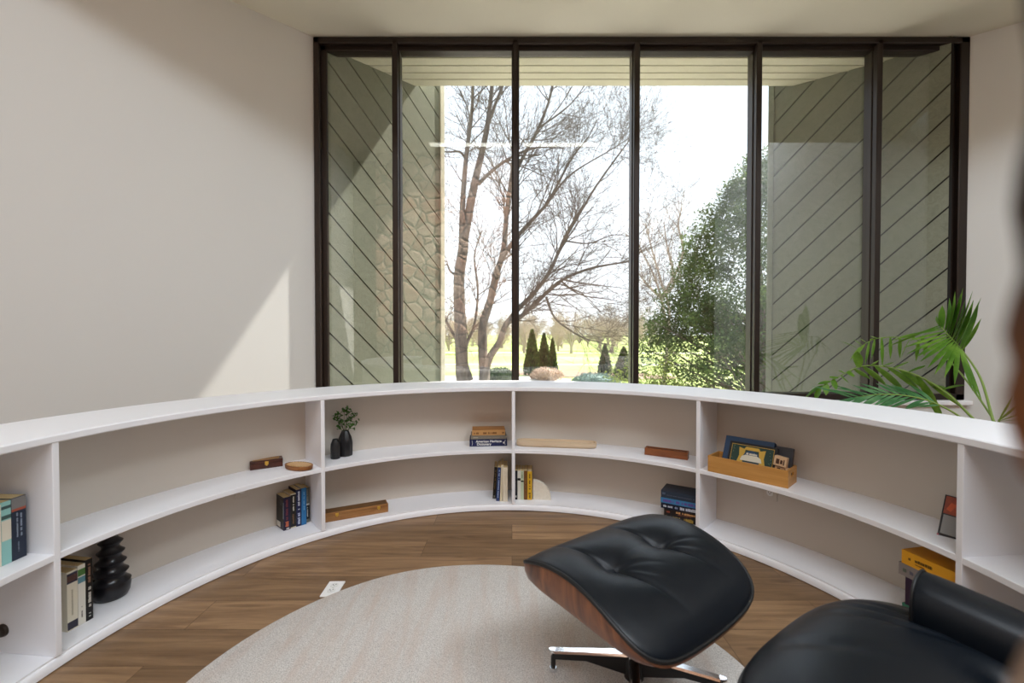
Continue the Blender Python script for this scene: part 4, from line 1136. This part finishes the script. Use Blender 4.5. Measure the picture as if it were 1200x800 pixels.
for path in ([(776,470),(782,400),(775,350),(765,320),(755,300),(748,285)],[(782,400),(784,360),(775,330),(762,285),(757,262)],[(775,350),(790,330),(782,290),(778,262)],[(778,345),(800,300),(795,265),(798,250)],[(776,350),(760,335),(748,320)]):
    pts=smooth_path([T2(x,y) for x,y in path],16); n=16
    tk.tube(pts,[.055*(1-i/n)+.018 for i in range(n+1)],6,cap=False)
    for k in range(9):
        i=rr.randint(5,n); t=(pts[i]-pts[i-1]).normalized(); nd=(t+Vector((rr.gauss(0,.5),rr.gauss(0,.5),rr.gauss(0,.2)))).normalized()
        grow(tk,pts[i],nd,.02,rr.uniform(.6,1.2),2,rr,.4,4,.2,(2,3),.007)
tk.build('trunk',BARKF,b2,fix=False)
# --- clipped conical evergreens
CON=leaf_mat('conifer_leaf','1d2a16','31441f','4d5f2e',3,.6,.15)
def conifer(label,px,D,py_top,w,group,mat=CON,seed=1):
    rr=random.Random(seed); B=ground_pt(px,D); H=hgt(py_top,D)-GZ
    o=thing('conical_evergreen',label,'tree',B,0,group); m=MB(); core=MB()
    core.lathe([(.05,0),(w*.55,H*.06),(w*.62,H*.25),(w*.4,H*.6),(.04,H*.95)],14)
    for k in range(1700):
        z=rr.uniform(.02,1)**.9; R=w*(1-z)**.75*(.85+.25*min(1,z*6)); a=rr.uniform(0,2*pi); q=R*rr.uniform(.7,1.02)
        p=Vector((q*cos(a),q*sin(a),z*H)); ax=(Vector((cos(a)*.5,sin(a)*.5,1))+Vector((rr.gauss(0,.25),rr.gauss(0,.25),0))).normalized(); sd=ax.cross(Vector((rr.gauss(0,1),rr.gauss(0,1),.2))).normalized()
        l=H*.035*rr.uniform(.6,1.4); m.add([p-ax*l,p-sd*l*.4,p+ax*l*1.3,p+sd*l*.4],[(0,1,2,3)])
    core.build('trunk',plain('conifer_core','1a2414',.9),o,smooth=True); m.build('foliage',mat,o,fix=False)
GC='conical evergreens on the lawn'
conifer('tall dark conical evergreen, left of the trio just right of the second mullion',623.5,27,387,.55,GC,seed=1)
conifer('dark conical evergreen in the middle of the trio right of the second mullion',637.5,29.2,391,.52,GC,seed=2)
conifer('narrow dark conical evergreen, right of the trio above the round brown bush',647.5,26.5,397,.34,GC,seed=3)
conifer('grey-green conical evergreen standing alone behind the blue-green spruce shrub',709,27,403,.46,GC,leaf_mat('grey_conifer','2c3728','475541','6a7662',3,.6,.15),seed=4)
conifer('rounded dark evergreen beside the third mullion, right of the lone grey-green one',731,24.5,407,.62,GC,seed=5)
def mound(name,label,px,D,w,h,mat,seed,n=1500,size=.07):
    rr=random.Random(seed); B=ground_pt(px,D); o=thing(name,label,'shrub',B); m=MB(); c=MB()
    c.lathe([(w*.55,0),(w*.75,h*.25),(w*.7,h*.6),(w*.4,h*.85),(.02,h*.93)],16)
    for k in range(n):
        a=rr.uniform(0,2*pi); e=rr.uniform(0,1); ph=math.acos(e); q=sin(ph)**.7
        p=Vector((w*q*cos(a),w*q*sin(a),h*(.1+.9*e)))*rr.uniform(.86,1.03); ax=(p.normalized()+Vector((rr.gauss(0,.5),rr.gauss(0,.5),rr.gauss(0,.5)))).normalized(); sd=ax.cross(Vector((rr.gauss(0,1),rr.gauss(0,1),rr.gauss(0,1)))).normalized()
        l=size*rr.uniform(.6,1.3); m.add([p-ax*l,p-sd*l*.35,p+ax*l,p+sd*l*.35],[(0,1,2,3)])
    c.build('branch_core',mat,o,smooth=True); m.build('foliage',mat,o,fix=False)
mound('round_bush','round pinkish brown leafless bush in front of the dark conical trio',641,24.6,.92,.66,leaf_mat('brown_bush','8f7462','b39a86','c9b5a2',4,.8,.1),3)
mound('spruce_shrub','low blue-green spruce shrub on the mulch left of the third mullion',698,21.5,1.15,.62,leaf_mat('blue_spruce','41544f','6a807a','98a8a1',3,.7,.1),5)
mound('dark_shrub','small dark evergreen shrub at the foot of the big bare tree',585,24,.8,.7,leaf_mat('dark_shrub_leaf','23301f','3c4b33','59684c',3,.7,.1),6)
# --- distant leafless woods: one tree built, the rest copied
def far_tree(seed):
    rr=random.Random(seed); m=MB()
    for k in range(3): grow(m,Vector((rr.gauss(0,.2),0,0)),Vector((rr.gauss(0,.22),rr.gauss(0,.22),1)),.17,2.9,5,rr,.30,4,.22,(3,4),.014,.66)
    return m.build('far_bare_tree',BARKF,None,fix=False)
protos=[far_tree(s) for s in (1,2,3)]
rr=random.Random(77); k=0
spots=[]
for D,n,o in ((58,5,.1),(67,6,.5),(77,7,.2),(88,8,.6),(100,9,.1),(113,10,.4)):
    for i in range(n): spots.append((500+270*(i+o+rr.uniform(-.12,.12))/n,D+rr.uniform(-2,2),rr.uniform(.8,1.1)))
for px,D,s in spots:
    o=protos[k%3] if k<3 else protos[k%3].copy()
    if k>=3: COL.objects.link(o)
    o.location=((px-600)/FPX*D,D,GZ); o.rotation_euler=(0,0,rr.uniform(0,6.28)); o.scale=(s*.95,s*.95,s*1.02)
    tag(o,'small leafless grey-brown tree in the distant woods beyond the lawn','tree','distant leafless woods'); k+=1
# ------------------------------------------------------------------ daylight and added fill lamps
w=bpy.data.worlds.new('sky'); SC.world=w; w.use_nodes=True; nt=w.node_tree
bg=nt.nodes['Background']; tc=nt.nodes.new('ShaderNodeTexCoord'); sp=nt.nodes.new('ShaderNodeSeparateXYZ'); rp=nt.nodes.new('ShaderNodeValToRGB')
nt.links.new(tc.outputs['Generated'],sp.inputs[0]); nt.links.new(sp.outputs[2],rp.inputs[0]); nt.links.new(rp.outputs[0],bg.inputs[0])
e=rp.color_ramp.elements; e[0].position=0; e[0].color=(.9,.95,1,1); e[1].position=1; e[1].color=(.66,.81,1,1)
bg.inputs[1].default_value=SKY_S
sd=Vector((1.55,1.0,2.38)).normalized()
s=bpy.data.lights.new('sun','SUN'); s.energy=SUN_S; s.angle=radians(.9); s.color=(1,.95,.87)
so_=bpy.data.objects.new('sun',s); COL.objects.link(so_); so_.rotation_euler=sd.to_track_quat('Z','Y').to_euler(); so_.location=(10,12,20)
def area(name,loc,rot,sx,sy,e,col=(1,1,1)):
    l=bpy.data.lights.new(name,'AREA'); l.shape='RECTANGLE'; l.size=sx; l.size_y=sy; l.energy=e; l.color=col
    o=bpy.data.objects.new(name,l); COL.objects.link(o); o.location=loc; o.rotation_euler=rot; return o
# fill lamps added in the skylight slot and square roof light to brighten indoors 
area('skylight_fill',(.05,-1.52,HALL+.1),(0,0,0),3.4,1.3,SKYL,(.86,.93,1))
area('rooflight_fill',(3.1,-1.1,HALL+.1),(0,0,0),1.75,1.55,SKYL*.8,(.86,.93,1))
# ------------------------------------------------------------------ camera
cd_=bpy.data.cameras.new('camera'); cam=bpy.data.objects.new('camera',cd_); COL.objects.link(cam); SC.camera=cam
cd_.sensor_width=36; cd_.lens=36*FPX/1200; cam.location=(0,0,EYE); cam.rotation_euler=(pi/2-PITCH,0,0); cd_.clip_start=.005; cd_.clip_end=600
cd_.dof.use_dof=True; cd_.dof.focus_distance=2.6; cd_.dof.aperture_fstop=2.9
SC.view_settings.view_transform='Standard'; SC.view_settings.look='None'; SC.view_settings.gamma=1; SC.view_settings.use_curve_mapping=False
SC.view_settings.exposure=EXPO
SC.cycles.max_bounces=10; SC.cycles.diffuse_bounces=6; SC.cycles.transparent_max_bounces=24; SC.cycles.glossy_bounces=4
SC.cycles.caustics_reflective=False; SC.cycles.caustics_refractive=False; SC.cycles.sample_clamp_indirect=8
SC.cycles.use_denoising=True
